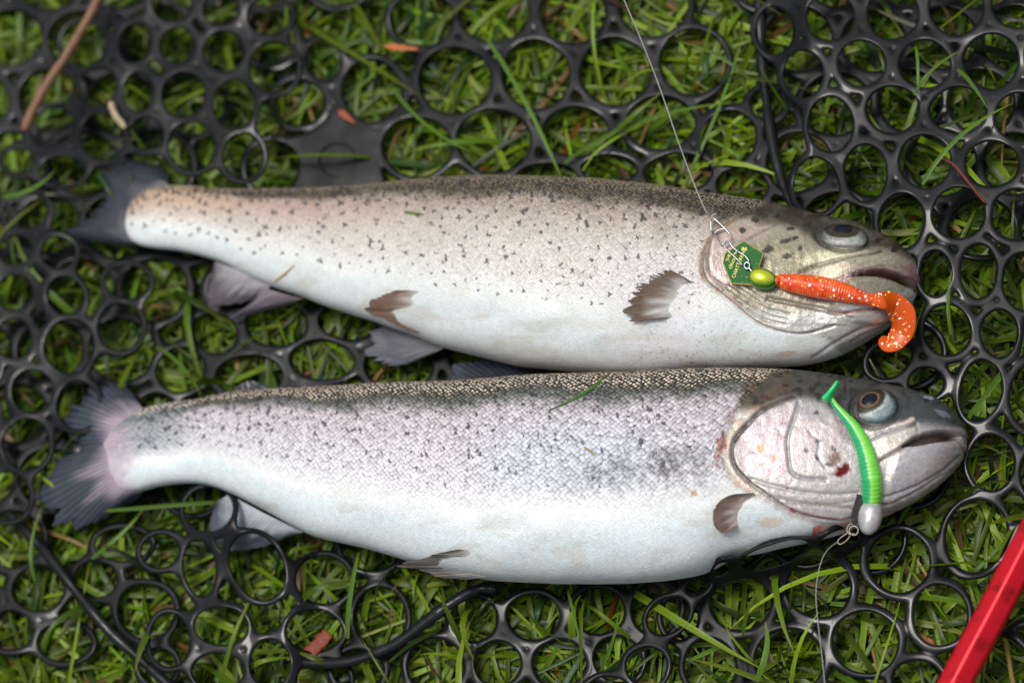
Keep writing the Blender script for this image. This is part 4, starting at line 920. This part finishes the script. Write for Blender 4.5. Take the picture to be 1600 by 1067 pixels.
    for _ in range(95):
        i = random.randint(6, len(Pt) - 14); u = random.uniform(-0.9, 0.9)
        Bv = np.cross(Tt[i], [0, 0, 1.0]); Bv /= np.linalg.norm(Bv)
        col = random.choice(pal + [S(250, 150, 60), S(255, 120, 40), S(255, 170, 70), S(250, 150, 60)])
        flake(Pt[i] + Bv * W_[i] * u + np.array([0, 0, 1]) * (TH[i] * math.sqrt(1 - u * u) + 0.0001), np.array([random.uniform(-.2, .2), random.uniform(-.2, .2), 1.0]), random.choice((0.8, 1.0, 1.4, 2.2)) / PXM, col)
    MAT['glitter'] = mat_attr('glitter', rough=0.3, metal=0.2, coat=0.5)
    g = link('glitter', mesh_np('glitter', V, F, None, {'col': ('FLOAT_COLOR', rgba(np.array(cols)))}, False), MAT['glitter'], body); g['kind'] = 'stuff'
    # painted jig head
    hz = z1(1192, 436) + 0.0042; C = unproj(1192, 436, hz)
    mh, n, l, p = mat_new('candy_green_jig_head'); p.inputs['Metallic'].default_value = 0.85; p.inputs['Roughness'].default_value = 0.16; p.inputs['Coat Weight'].default_value = 1.0; p.inputs['Coat Roughness'].default_value = 0.03
    at = n.new('ShaderNodeAttribute'); at.attribute_name = 'col'; l.new(at.outputs['Color'], p.inputs['Base Color'])
    def hc(U):
        w = smooth(0.35, 0.8, U[..., 2] + 0.25 * U[..., 1] + 0.15 * (fbm(U[..., 0] * 3 + 4, U[..., 1] * 3 + 8, 2) - 0.5))
        return S(60, 150, 16) * (1 - w[..., None]) + S(240, 250, 60) * w[..., None]
    ellipsoid('jig_head', C, px_axes(1192, 436, hz, 14, 0.0072, 0.0053, 0.0050), mh, root, pw=-0.6, cf=hc)
    tube('collar', unproj(np.array([1208., 1213., 1217.]), np.array([438.5, 439., 439.5]), np.full(3, hz)), 0.0019, MAT['orange'], root, 12)
    # hexagonal blade, tilted, with lettering
    hx = [(1163, 377), (1193.5, 395.5), (1186, 418), (1176, 446), (1143, 444), (1129, 410.5), (1132.5, 396)]
    zbl = max(z1(x, y) for x, y in hx[1:]) + 0.0012
    zb = np.array([zbl, zbl + 0.0005, zbl, zbl - 0.0012, zbl - 0.0012, zbl, zbl])
    Hp = unproj(np.array([h[0] for h in hx]), np.array([h[1] for h in hx]), zb)
    cen = Hp.mean(0); u, s_, vt = np.linalg.svd(Hp - cen); nrm = vt[2] * np.sign(vt[2][2])
    Hp = Hp - np.outer((Hp - cen) @ nrm, nrm)
    inset = cen + (Hp - cen) * 0.955
    nH = len(Hp); V = np.vstack([inset + nrm * 0.0005, Hp + nrm * 0.0003, Hp - nrm * 0.0004])
    me = bpy.data.meshes.new('blade'); F = [list(range(nH))[::-1]] + [[i, (i + 1) % nH, nH + (i + 1) % nH, nH + i] for i in range(nH)] + [[nH + i, nH + (i + 1) % nH, 2 * nH + (i + 1) % nH, 2 * nH + i] for i in range(nH)] + [[2 * nH + i for i in range(nH)]]
    me.from_pydata([tuple(v) for v in V], [], F); me.update()
    mb, n, l, p = mat_new('green_lacquer_brass'); p.inputs['Base Color'].default_value = (*S(18, 112, 40), 1); p.inputs['Metallic'].default_value = 0.0; p.inputs['Roughness'].default_value = 0.5; p.inputs['Specular IOR Level'].default_value = 0.2
    tc = n.new('ShaderNodeTexCoord'); nz = n.new('ShaderNodeTexNoise'); nz.inputs['Scale'].default_value = 900; nz.inputs['Detail'].default_value = 2; l.new(tc.outputs['Object'], nz.inputs['Vector'])
    rp = n.new('ShaderNodeValToRGB'); rp.color_ramp.elements[0].position = 0.66; rp.color_ramp.elements[0].color = (*S(6, 92, 30), 1); rp.color_ramp.elements[1].position = 0.74; rp.color_ramp.elements[1].color = (*S(200, 180, 90), 1)
    l.new(nz.outputs['Fac'], rp.inputs[0]); l.new(rp.outputs[0], p.inputs['Base Color'])
    mg = mat_plain('brass_edge', S(176, 164, 74), rough=0.4, metal=0.3)
    blade = link('blade', me, mb, root); me.materials.append(mg)
    for i, poly in enumerate(me.polygons):
        if 1 <= i <= 2 * nH: poly.material_index = 1
    # lettering
    def onblade(x, y, h=0.0006):
        k = SW / FL / 1600.0; d = Fw + Rt * (x - 800) * k + Up * (533.5 - y) * k
        t = ((cen + nrm * h - CAM) @ nrm) / (d @ nrm); return CAM + d * t
    def lettering(txt, x, y, dx, dy, size_px):
        cu = bpy.data.curves.new('lettering', 'FONT'); cu.body = txt; cu.size = size_px / PXM; cu.extrude = 0.00003
        ob = bpy.data.objects.new('lettering', cu); COL.objects.link(ob)
        dg = bpy.context.evaluated_depsgraph_get(); me2 = bpy.data.meshes.new_from_object(ob.evaluated_get(dg)); bpy.data.objects.remove(ob, do_unlink=True)
        A = onblade(x, y); ax = onblade(x + dx, y + dy) - A; ax /= np.linalg.norm(ax); ay = np.cross(nrm, ax)
        me2.transform(Matrix(((ax[0], ay[0], nrm[0], A[0]), (ax[1], ay[1], nrm[1], A[1]), (ax[2], ay[2], nrm[2], A[2]), (0, 0, 0, 1))))
        o2 = link('lettering', me2, None, blade); me2.materials.clear(); me2.materials.append(mg)
    lettering('THE', 1138, 409, 0.36, -0.93, 6.5); lettering('ORIGINAL', 1143, 421, 0.36, -0.93, 6.5); lettering('CHATTERBAIT', 1148, 435, 0.36, -0.93, 7.5)
    lettering('RB', 1158, 391, 0.9, 0.1, 7.5)
    zw = zbl + 0.0016
    # two snap links of wire, knot eye
    Z = lambda x, y: (1080 + x / 7.62, 320 + y / 7.62)
    za = z1(1120, 355) + 0.0022
    wire_obj('snap_link', [wire('', [Z(*q) for q in [(245, 165), (275, 168), (380, 265), (475, 375), (465, 435), (400, 470), (340, 455), (300, 380), (262, 310), (240, 318), (235, 200)]], [za + 0.002, za + 0.001, zw, za, za + 0.002], 0.00042, root, True), wire('', [Z(*q) for q in [(280, 338), (320, 305), (395, 280), (402, 262)]], za + 0.0012, 0.0004, root)], root)
    wire_obj('snap_link', [wire('', [Z(*q) for q in [(392, 480), (410, 520), (500, 605), (560, 665), (612, 722)]], [zw, zw, zw, zw - 0.0008], 0.00042, root), wire('', [Z(*q) for q in [(392, 482), (410, 445), (450, 440), (490, 500), (560, 560), (640, 610), (685, 670), (680, 705)]], [zw, zw + 0.0008, zw, zw, zw - 0.0008], 0.00042, root), wire('', [Z(*q) for q in [(508, 590), (530, 575), (556, 535)]], zw + 0.0006, 0.0004, root)], root)
    wire_obj('hook_eye', [wire('', [Z(665 + 32 * math.cos(a), 725 + 38 * math.sin(a)) for a in np.linspace(0, 2 * math.pi, 12, endpoint=False)], zw, 0.0005, root, True), wire('', [Z(690, 755), Z(720, 790), Z(760, 820)], [zw, zw - 0.0005], 0.0005, root)], root)
    tag(root, 'orange glittered curl-tail lure with green hexagonal blade lying on a trout head', 'lure')
    # its line
    lp = [(1111, 341), (1101, 326), (1086, 291), (1060, 222), (1030, 135), (1003, 66), (975, 0), (930, -110)]
    c = catmull(lp, 10); zz = np.interp(np.linspace(0, 1, len(c)), [0, 0.1, 0.3, 1], [za + 0.002, za + 0.006, 0.075, 0.11])
    g1 = tube_geo(unproj(c[:, 0], c[:, 1], zz), 0.00034, 6)
    V, Q, T = join_geo([g1, wire('', [(1108, 338), (1113, 340), (1110, 343), (1114, 336), (1119, 335)], za + 0.002, 0.0004, root)])
    tag(link('fishing_line', mesh_np('fishing_line', V, Q, T), MAT['line']), 'thin pale fishing line tied to the orange lure, rising over the net', 'fishing line')
orange_lure()

def green_lure():
    root = empty('green_lure', tuple(surf(fish2, 1350, 700)[0]))
    Z = lambda x, y: (1270 + x / 3.557, 580 + y / 3.557)
    pts = [(1297, 621), (1306, 634), (1318, 648), (1333, 667), (1347, 692), (1356, 720), (1361, 749), (1362, 772), (1361, 790)]
    rad = np.array([4.2, 4.5, 6.2, 9.5, 12.2, 14.0, 14.8, 14.0, 12.0]) / PXM
    zs = np.array([z2(x, y) for x, y in pts]); zs[:3] += 0.004; zc = zs + rad * 0.92
    zc = np.convolve(np.pad(zc, 1, 'edge'), np.ones(3) / 3, 'valid')
    c = resample(catmull(pts, 12), 200); s = np.linspace(0, 1, 200)
    ky = [(p[1] - 621) / (790 - 621) for p in pts]; sy = (c[:, 1] - 621) / (790 - 621)
    zz = np.interp(sy, ky, zc); R = np.interp(sy, ky, rad); R = np.convolve(np.pad(R, 6, 'edge'), np.ones(13) / 13, 'valid')
    R2 = R * (1 + 0.02 * np.sin(s * 30 * 2 * np.pi) * smooth(0.18, 0.28, s))
    P = unproj(c[:, 0], c[:, 1], zz)
    V, Q, T = tube_geo(P, R2, 28)
    Tg = np.gradient(P, axis=0); Tg /= np.linalg.norm(Tg, axis=1)[:, None]; Bv = np.cross(Tg, [0, 0, 1.0]); Bv /= np.linalg.norm(Bv, axis=1)[:, None]
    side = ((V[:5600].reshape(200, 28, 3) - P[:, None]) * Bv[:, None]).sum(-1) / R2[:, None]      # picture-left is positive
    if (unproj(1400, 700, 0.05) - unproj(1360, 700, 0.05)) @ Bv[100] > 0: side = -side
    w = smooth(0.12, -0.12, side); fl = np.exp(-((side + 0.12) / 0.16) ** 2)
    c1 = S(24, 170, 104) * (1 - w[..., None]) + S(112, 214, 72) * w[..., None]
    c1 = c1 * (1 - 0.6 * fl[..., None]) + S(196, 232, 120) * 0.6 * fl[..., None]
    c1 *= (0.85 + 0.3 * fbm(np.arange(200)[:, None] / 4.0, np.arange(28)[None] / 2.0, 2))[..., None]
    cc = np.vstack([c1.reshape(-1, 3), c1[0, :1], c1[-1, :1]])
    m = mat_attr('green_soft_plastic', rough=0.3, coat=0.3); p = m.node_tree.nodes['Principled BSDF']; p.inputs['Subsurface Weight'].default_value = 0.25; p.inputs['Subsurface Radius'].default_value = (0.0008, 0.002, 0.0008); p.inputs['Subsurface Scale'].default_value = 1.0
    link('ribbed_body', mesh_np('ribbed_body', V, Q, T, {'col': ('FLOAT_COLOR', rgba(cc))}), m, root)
    # paddle tail: upright foot of plastic
    z0 = zz[0]
    pp = catmull([(1309.5, 595), (1306, 602), (1299, 612), (1293, 621), (1289, 626)], 8); k = np.linspace(0, 1, len(pp))
    Pp = unproj(pp[:, 0], pp[:, 1], np.interp(k, [0, 1], [z0 + 0.0035, z0 + 0.001]))
    pr = np.interp(k, [0, 0.12, 0.5, 0.85, 1], [0.0006, 0.0011, 0.0014, 0.0022, 0.0012])
    Vp, Qp, Tp = tube_geo(Pp, pr, 16, flat=(2.2, 1.0))
    link('paddle_tail', mesh_np('paddle_tail', Vp, Qp, Tp, {'col': ('FLOAT_COLOR', rgba(np.tile(S(26, 196, 112), (len(Vp), 1))))}), m, root)
    # bare lead head
    hz = z2(1352, 795) + 0.0045; C = unproj(1359.5, 808, hz)
    ml = mat_plain('worn_lead', (0.5, 0.5, 0.51), rough=0.42, metal=0.45, noise=0.18, nscale=420, bump=0.5)
    ellipsoid('jig_head', C, px_axes(1359, 808, hz, 100, 0.0085, 0.0056, 0.0055), ml, root, pw=-0.5)
    # dark blade standing on edge, split ring, snap, line
    bl = [Z(*q) for q in [(250, 680), (287, 690), (272, 760), (255, 850), (216, 850), (216, 790)]]
    zb = np.array([hz + 0.001, hz + 0.003, hz + 0.002, hz - 0.002, hz - 0.003, hz - 0.002])
    Bp = unproj(np.array([b[0] for b in bl]), np.array([b[1] for b in bl]), zb); cen = Bp.mean(0); u, s_, vt = np.linalg.svd(Bp - cen); nm = vt[2]
    Bp = Bp - np.outer((Bp - cen) @ nm, nm); nB = 6
    me = bpy.data.meshes.new('blade'); me.from_pydata([tuple(v) for v in np.vstack([Bp + nm * 0.0004, Bp - nm * 0.0004])], [], [list(range(nB)), list(range(2 * nB - 1, nB - 1, -1))] + [[i, nB + i, nB + (i + 1) % nB, (i + 1) % nB] for i in range(nB)]); me.update()
    link('blade', me, mat_plain('black_nickel', (0.09, 0.085, 0.075), rough=0.25, metal=0.9, noise=0.3, nscale=500), root)
    rz = hz - 0.002
    wire_obj('hook_eye', [wire('', [Z(228 + 25 * math.cos(a), 885 + 25 * math.sin(a)) for a in np.linspace(0, 2 * math.pi, 14, endpoint=False)], rz, 0.00042, root, True), wire('', [Z(245, 868), Z(255, 835), Z(262, 800)], [rz, rz + 0.002], 0.0004, root)], root, 'dull')
    wire_obj('snap_link', [wire('', [Z(*q) for q in [(232, 900), (205, 905), (190, 880), (205, 850), (222, 850)]], rz + 0.0006, 0.00032, root), wire('', [Z(*q) for q in [(200, 895), (160, 920), (138, 945), (150, 960), (175, 950), (205, 918)]], rz - 0.001, 0.00032, root, True)], root, 'dull')
    tag(root, 'green ribbed paddle-tail lure with grey lead head across a trout cheek', 'lure')
    lp = [(1309, 846), (1297, 855), (1287, 868), (1279, 892), (1275, 925), (1277, 962), (1282, 1005), (1287, 1050), (1292, 1110), (1300, 1200)]
    c = catmull(lp, 10); zz = np.interp(np.linspace(0, 1, len(c)), [0, 0.2, 1], [rz - 0.001, 0.046, 0.05])
    tag(link('fishing_line', mesh_np('fishing_line', *tube_geo(unproj(c[:, 0], c[:, 1], zz), 0.00022, 6))  , MAT['line']), 'thin grey fishing line tied to the green lure, crossing the net', 'fishing line')
green_lure()

# ================================================================== grass and litter
def blades_mesh(x, y, az, L, H, w, end, col, tip, nseg=6, z0=None):
    n = len(x); t = np.linspace(0, 1, nseg + 1)[None]
    curl = RNG.normal(0, 0.5, n)[:, None]
    ang = az[:, None] + curl * t
    dx = np.cos(ang) * L[:, None] / nseg; dy = np.sin(ang) * L[:, None] / nseg
    X = x[:, None] + np.cumsum(dx, 1) - dx; Y = y[:, None] + np.cumsum(dy, 1) - dy
    Zc = H[:, None] * np.sin(np.pi * np.minimum(t ** 0.75, 1) * (0.55 + 0.45 * (1 - end[:, None]))) + 0.001
    if z0 is not None: Zc = Zc + z0[:, None]
    prof = np.clip(np.array([0.75, 1.0, 1.0, 0.95, 0.8, 0.5, 0.06]) if nseg == 6 else np.linspace(1, 0.05, nseg + 1), 0, 1)[None]
    hw = w[:, None] * prof * 0.5
    roll = RNG.normal(0, 0.45, n)[:, None]
    sx = -np.sin(ang) * np.cos(roll); sy = np.cos(ang) * np.cos(roll); sz = np.sin(roll)
    A = np.stack([X + sx * hw, Y + sy * hw, Zc + sz * hw], -1); B = np.stack([X - sx * hw, Y - sy * hw, Zc - sz * hw], -1)
    C = np.stack([X, Y, Zc - 0.22 * hw], -1)
    return A, C, B, col, tip, t
def grass():
    def region(x, y): return True
    n = 29000
    px = RNG.uniform(-330, 1950, n); py = RNG.uniform(-330, 1400, n)
    G = unproj(px, py, np.zeros(n)); x, y = G[:, 0], G[:, 1]
    az = RNG.uniform(0, 2 * np.pi, n); L = RNG.gamma(6, 0.0090, n).clip(0.02, 0.12); w = RNG.uniform(0.0012, 0.0040, n)
    tall = RNG.random(n) < 0.016
    H = np.where(tall, RNG.uniform(0.020, 0.034, n), RNG.uniform(0.001, 0.0125, n)); end = np.where(tall, RNG.uniform(0.4, 1, n), RNG.uniform(0, 0.6, n))
    r = RNG.random(n)[:, None]; k = RNG.random(n)[:, None]
    col = S(76, 114, 14) * (1 - r) + S(140, 172, 36) * r
    col = np.where(k > 0.80, S(48, 84, 30), col); col = np.where(k > 0.90, S(136, 150, 58), col); col = np.where(k > 0.945, S(164, 138, 76), col); col = np.where(k > 0.972, S(112, 88, 50), col); col = np.where(k > 0.9965, S(176, 92, 30), col)
    col = col * (0.22 + 0.85 * RNG.random(n)[:, None] ** 1.3)
    A, C, B, col, tip, t = blades_mesh(x, y, az, L, H, w, end, col, None)
    # hand-laid long blades that show over the net
    hp = [((612, 135), (700, 262), 4.2, .030), ((757, 55), (908, 285), 4.6, .030), ((1170, 120), (1085, 60), 3.6, .045), ((1427, 145), (1485, 80), 3.6, .047), ((1495, 105), (1545, 165), 3.6, .046), ((1440, 285), (1540, 150), 4.0, .046), ((1430, 70), (1445, 150), 3., .045), ((540, 995), (560, 850), 4.6, .028), ((330, 782), (125, 812), 4.0, .030), ((50, 905), (48, 800), 3.6, .032), ((345, 560), (490, 480), 5.0, .028), ((240, 540), (330, 590), 4, .022), ((1060, 300), (1190, 70), 3.6, .022), ((880, 250), (1110, 120), 4.2, .024), ((1180, 1062), (1228, 985), 6.0, .036), ((1160, 990), (1175, 925), 4, .036), ((935, 1050), (985, 975), 3.5, .03), ((885, 920), (915, 1000), 3.5, .03), ((1290, 940), (1420, 960), 4.5, .018), ((1390, 850), (1430, 760), 4.0, .02), ((1485, 520), (1475, 430), 3.4, .04), ((1580, 560), (1500, 690), 5, .03), ((140, 870), (240, 820), 4, .024), ((0, 305), (90, 318), 5, .04), ((450, 880), (470, 850), 5, .022), ((690, 980), (600, 1030), 4, .02), ((1000, 930), (1110, 1000), 4, .02), ((1150, 1000), (1060, 1040), 4, .02)]
    hx = [[], [], [], [], [], [], []]
    for (a, b, wp, z) in hp:
        Pa, Pb = unproj(*a, z), unproj(*b, z * 0.9); d = Pb - Pa; LL = math.hypot(d[0], d[1])
        hx[0].append(Pa[0]); hx[1].append(Pa[1]); hx[2].append(math.atan2(d[1], d[0])); hx[3].append(LL * 1.08); hx[4].append(0.004); hx[5].append(wp / PXM * 1.6); hx[6].append(z - 0.004)
    hx = [np.array(v) for v in hx]; m = len(hx[0])
    hc = S(96, 134, 40) * RNG.uniform(0.6, 1.0, m)[:, None]
    st = RNG.bit_generator.state
    A2, C2, B2, _, _, _ = blades_mesh(hx[0], hx[1], hx[2], hx[3], hx[4], hx[5], np.zeros(m), hc, None, z0=hx[6])
    V = np.stack([np.concatenate([A, A2]), np.concatenate([C, C2]), np.concatenate([B, B2])], 2)      # (n, seg, 3, xyz)
    colr = np.concatenate([col, hc]); n = n + m
    # keep the grass pressed down below the fish, frame and plate
    ox, oy = proj(V.reshape(-1, 3)); z = V[..., 2].reshape(-1).copy()
    for poly, zc in ((F1_TOP + F1_BOT[::-1], 0.013), (F2_TOP + F2_BOT[::-1], 0.013), ([(1440, 1120), (1545, 1120), (1680, 860), (1590, 800)], 0.03)):
        ins = in_poly(ox, oy, poly); z = np.where(ins & (z > zc), zc * 0.6 + 0.4 * zc * np.exp(-(z - zc) * 60), z)
    dl = np.minimum(line_dist(ox, oy, F1_TOP + F1_BOT[::-1], False), line_dist(ox, oy, F2_TOP + F2_BOT[::-1], False))
    big = (np.arange(n) >= n - m).repeat(7 * 3)
    z = np.where((dl < 26) & (z > 0.016) & ~big, 0.016, z); V[..., 2] = z.reshape(V.shape[:3])
    i = np.arange(n)[:, None, None] * 21; s = np.arange(6)[None, :, None] * 3; a = np.arange(2)[None, None]
    k0 = i + s + a; Q = np.stack([k0, k0 + 1, k0 + 4, k0 + 3], -1).reshape(-1, 4)
    tt = np.linspace(0, 1, 7)[None, :, None, None]
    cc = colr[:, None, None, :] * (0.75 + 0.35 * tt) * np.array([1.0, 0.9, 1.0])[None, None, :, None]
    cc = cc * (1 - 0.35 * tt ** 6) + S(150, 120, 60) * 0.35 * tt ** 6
    m_ = mat_attr('grass_blades', rough=0.36, bump=0.2, nscale=500, transl=0.2); m_.node_tree.nodes['Principled BSDF'].inputs['Specular IOR Level'].default_value = 0.22
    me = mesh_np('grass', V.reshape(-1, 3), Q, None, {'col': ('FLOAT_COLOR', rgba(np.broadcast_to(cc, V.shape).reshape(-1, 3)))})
    tag(link('grass', me, m_), 'short green lawn grass under and through the net', 'grass', kind='stuff')
grass()

def single_blade(name, pts, z, wpx, c, label, cat, dead=False, thick=0.0004):
    cv = catmull(pts, 8); k = np.linspace(0, 1, len(cv)); zz = np.interp(k, np.linspace(0, 1, len(z)), z)
    P = unproj(cv[:, 0], cv[:, 1], zz)
    wd = wpx / PXM * np.interp(k, [0, 0.15, 0.6, 1], [0.5, 1, 0.9, 0.15])
    V, Q, T = tube_geo(P, 1.0, 10, flat=(np.full(len(P), thick), wd * 0.5), level=True)
    col = np.tile(c, (len(V), 1)) * (0.8 + 0.4 * RNG.random(len(V)))[:, None]
    o = link(name, mesh_np(name, V, Q, T, {'col': ('FLOAT_COLOR', rgba(col))}), MAT['blade']); tag(o, label, cat); return o
MAT['blade'] = mat_attr('loose_blade', rough=0.4, bump=0.2, nscale=500, transl=0.15)
on1 = lambda pts, h=0.0006: [z1(x, y) + h for x, y in pts]
on2 = lambda pts, h=0.0006: [z2(x, y) + h for x, y in pts]
p = [(946, 588), (925, 606), (895, 624), (857, 641)]; single_blade('grass_blade', p, on2(p), 6, S(66, 104, 34), 'curved green grass blade lying across the back of the silver trout', 'grass blade')
p = [(632, 331), (646, 333), (662, 335)]; single_blade('grass_blade', p, on1(p), 4.5, S(104, 132, 60), 'tiny green grass clipping stuck to the flank of the tan trout', 'grass blade')
p = [(428, 440), (444, 428), (460, 414)]; single_blade('grass_blade', p, on1(p), 4.5, S(196, 178, 116), 'straw-coloured grass clipping above the anal fin of the tan trout', 'grass blade')
p = [(913, 699), (922, 704), (931, 711)]; single_blade('grass_blade', p, on2(p), 3.2, S(170, 150, 60), 'short yellow grass clipping on the scales of the silver trout', 'grass blade')
def litter(name, pts, z, r, c, label, cat, flat=(0.5, 1.0), tw=0.3):
    cv = catmull(pts, 8); k = np.linspace(0, 1, len(cv)); zz = np.interp(k, np.linspace(0, 1, len(z)), z)
    P = unproj(cv[:, 0], cv[:, 1], zz)
    R = r * (1 + tw * (fbm(k * 9 + r * 1e4, k * 0 + 3, 2) - 0.5)) * (np.interp(k, [0, 0.06, 0.94, 1], [0.6, 1, 1, 0.6]) if cat != 'leaf' else np.interp(k, [0, 0.3, 0.6, 1], [0.15, 1, 0.9, 0.05]))
    V, Q, T = tube_geo(P, R, 12, flat=flat, level=True); col = np.tile(c, (len(V), 1)) * (0.6 + 0.8 * fbm(V[:, 0] * 900, V[:, 1] * 900, 3))[:, None]
    tag(link(name, mesh_np(name, V, Q, T, {'col': ('FLOAT_COLOR', rgba(col))}), MAT['litter']), label, cat)
MAT['litter'] = mat_attr('dry_plant_matter', rough=0.6, bump=0.6, nscale=700)
litter('dry_stem', [(165, -25), (140, 25), (105, 85), (75, 130), (50, 175), (38, 205)], [0.046, 0.046, 0.046, 0.044, 0.042, 0.040], 0.0026, S(128, 92, 66), 'brown dry stem lying across the net beyond the tan trout tail', 'stem', (1, 1))
litter('straw_piece', [(172, 160), (180, 180), (196, 200)], [0.042, 0.042, 0.041], 0.0017, S(170, 152, 120), 'short bent pale straw on the net near the brown stem', 'straw', (0.6, 1))
litter('bark_chip', [(513, 988), (500, 1003), (484, 1020), (468, 1042)], [0.021, 0.021, 0.02, 0.019], 0.0040, S(120, 48, 20), 'orange-red bark chip in the grass below the silver trout', 'bark chip', (0.22, 1), 0.7)
litter('dead_leaf', [(1424, 985), (1440, 997), (1455, 1006), (1466, 1013)], [0.012, 0.013, 0.013, 0.012], 0.0026, S(146, 84, 30), 'narrow orange-brown dead leaf in the grass beside the red frame', 'leaf', (0.1, 1), 0.8)
litter('dead_leaf', [(600, 72), (625, 75), (655, 77)], [0.022, 0.022, 0.022], 0.0024, S(170, 92, 22), 'bright orange dead leaf on the net beyond the solid plate', 'leaf', (0.1, 1), 0.8)
litter('dead_leaf', [(528, 172), (540, 182), (556, 194)], [0.019, 0.019, 0.019], 0.0022, S(140, 62, 20), 'small rust-coloured leaf beside the solid rubber plate of the net', 'leaf', (0.1, 1), 0.8)
litter('thin_root', [(1468, 246), (1490, 258), (1505, 275), (1525, 300), (1540, 318)], [0.040, 0.044, 0.043, 0.041, 0.039], 0.0008, S(96, 40, 28), 'thin dark red rootlet across the net beside the tan trout head', 'rootlet', (1, 1))
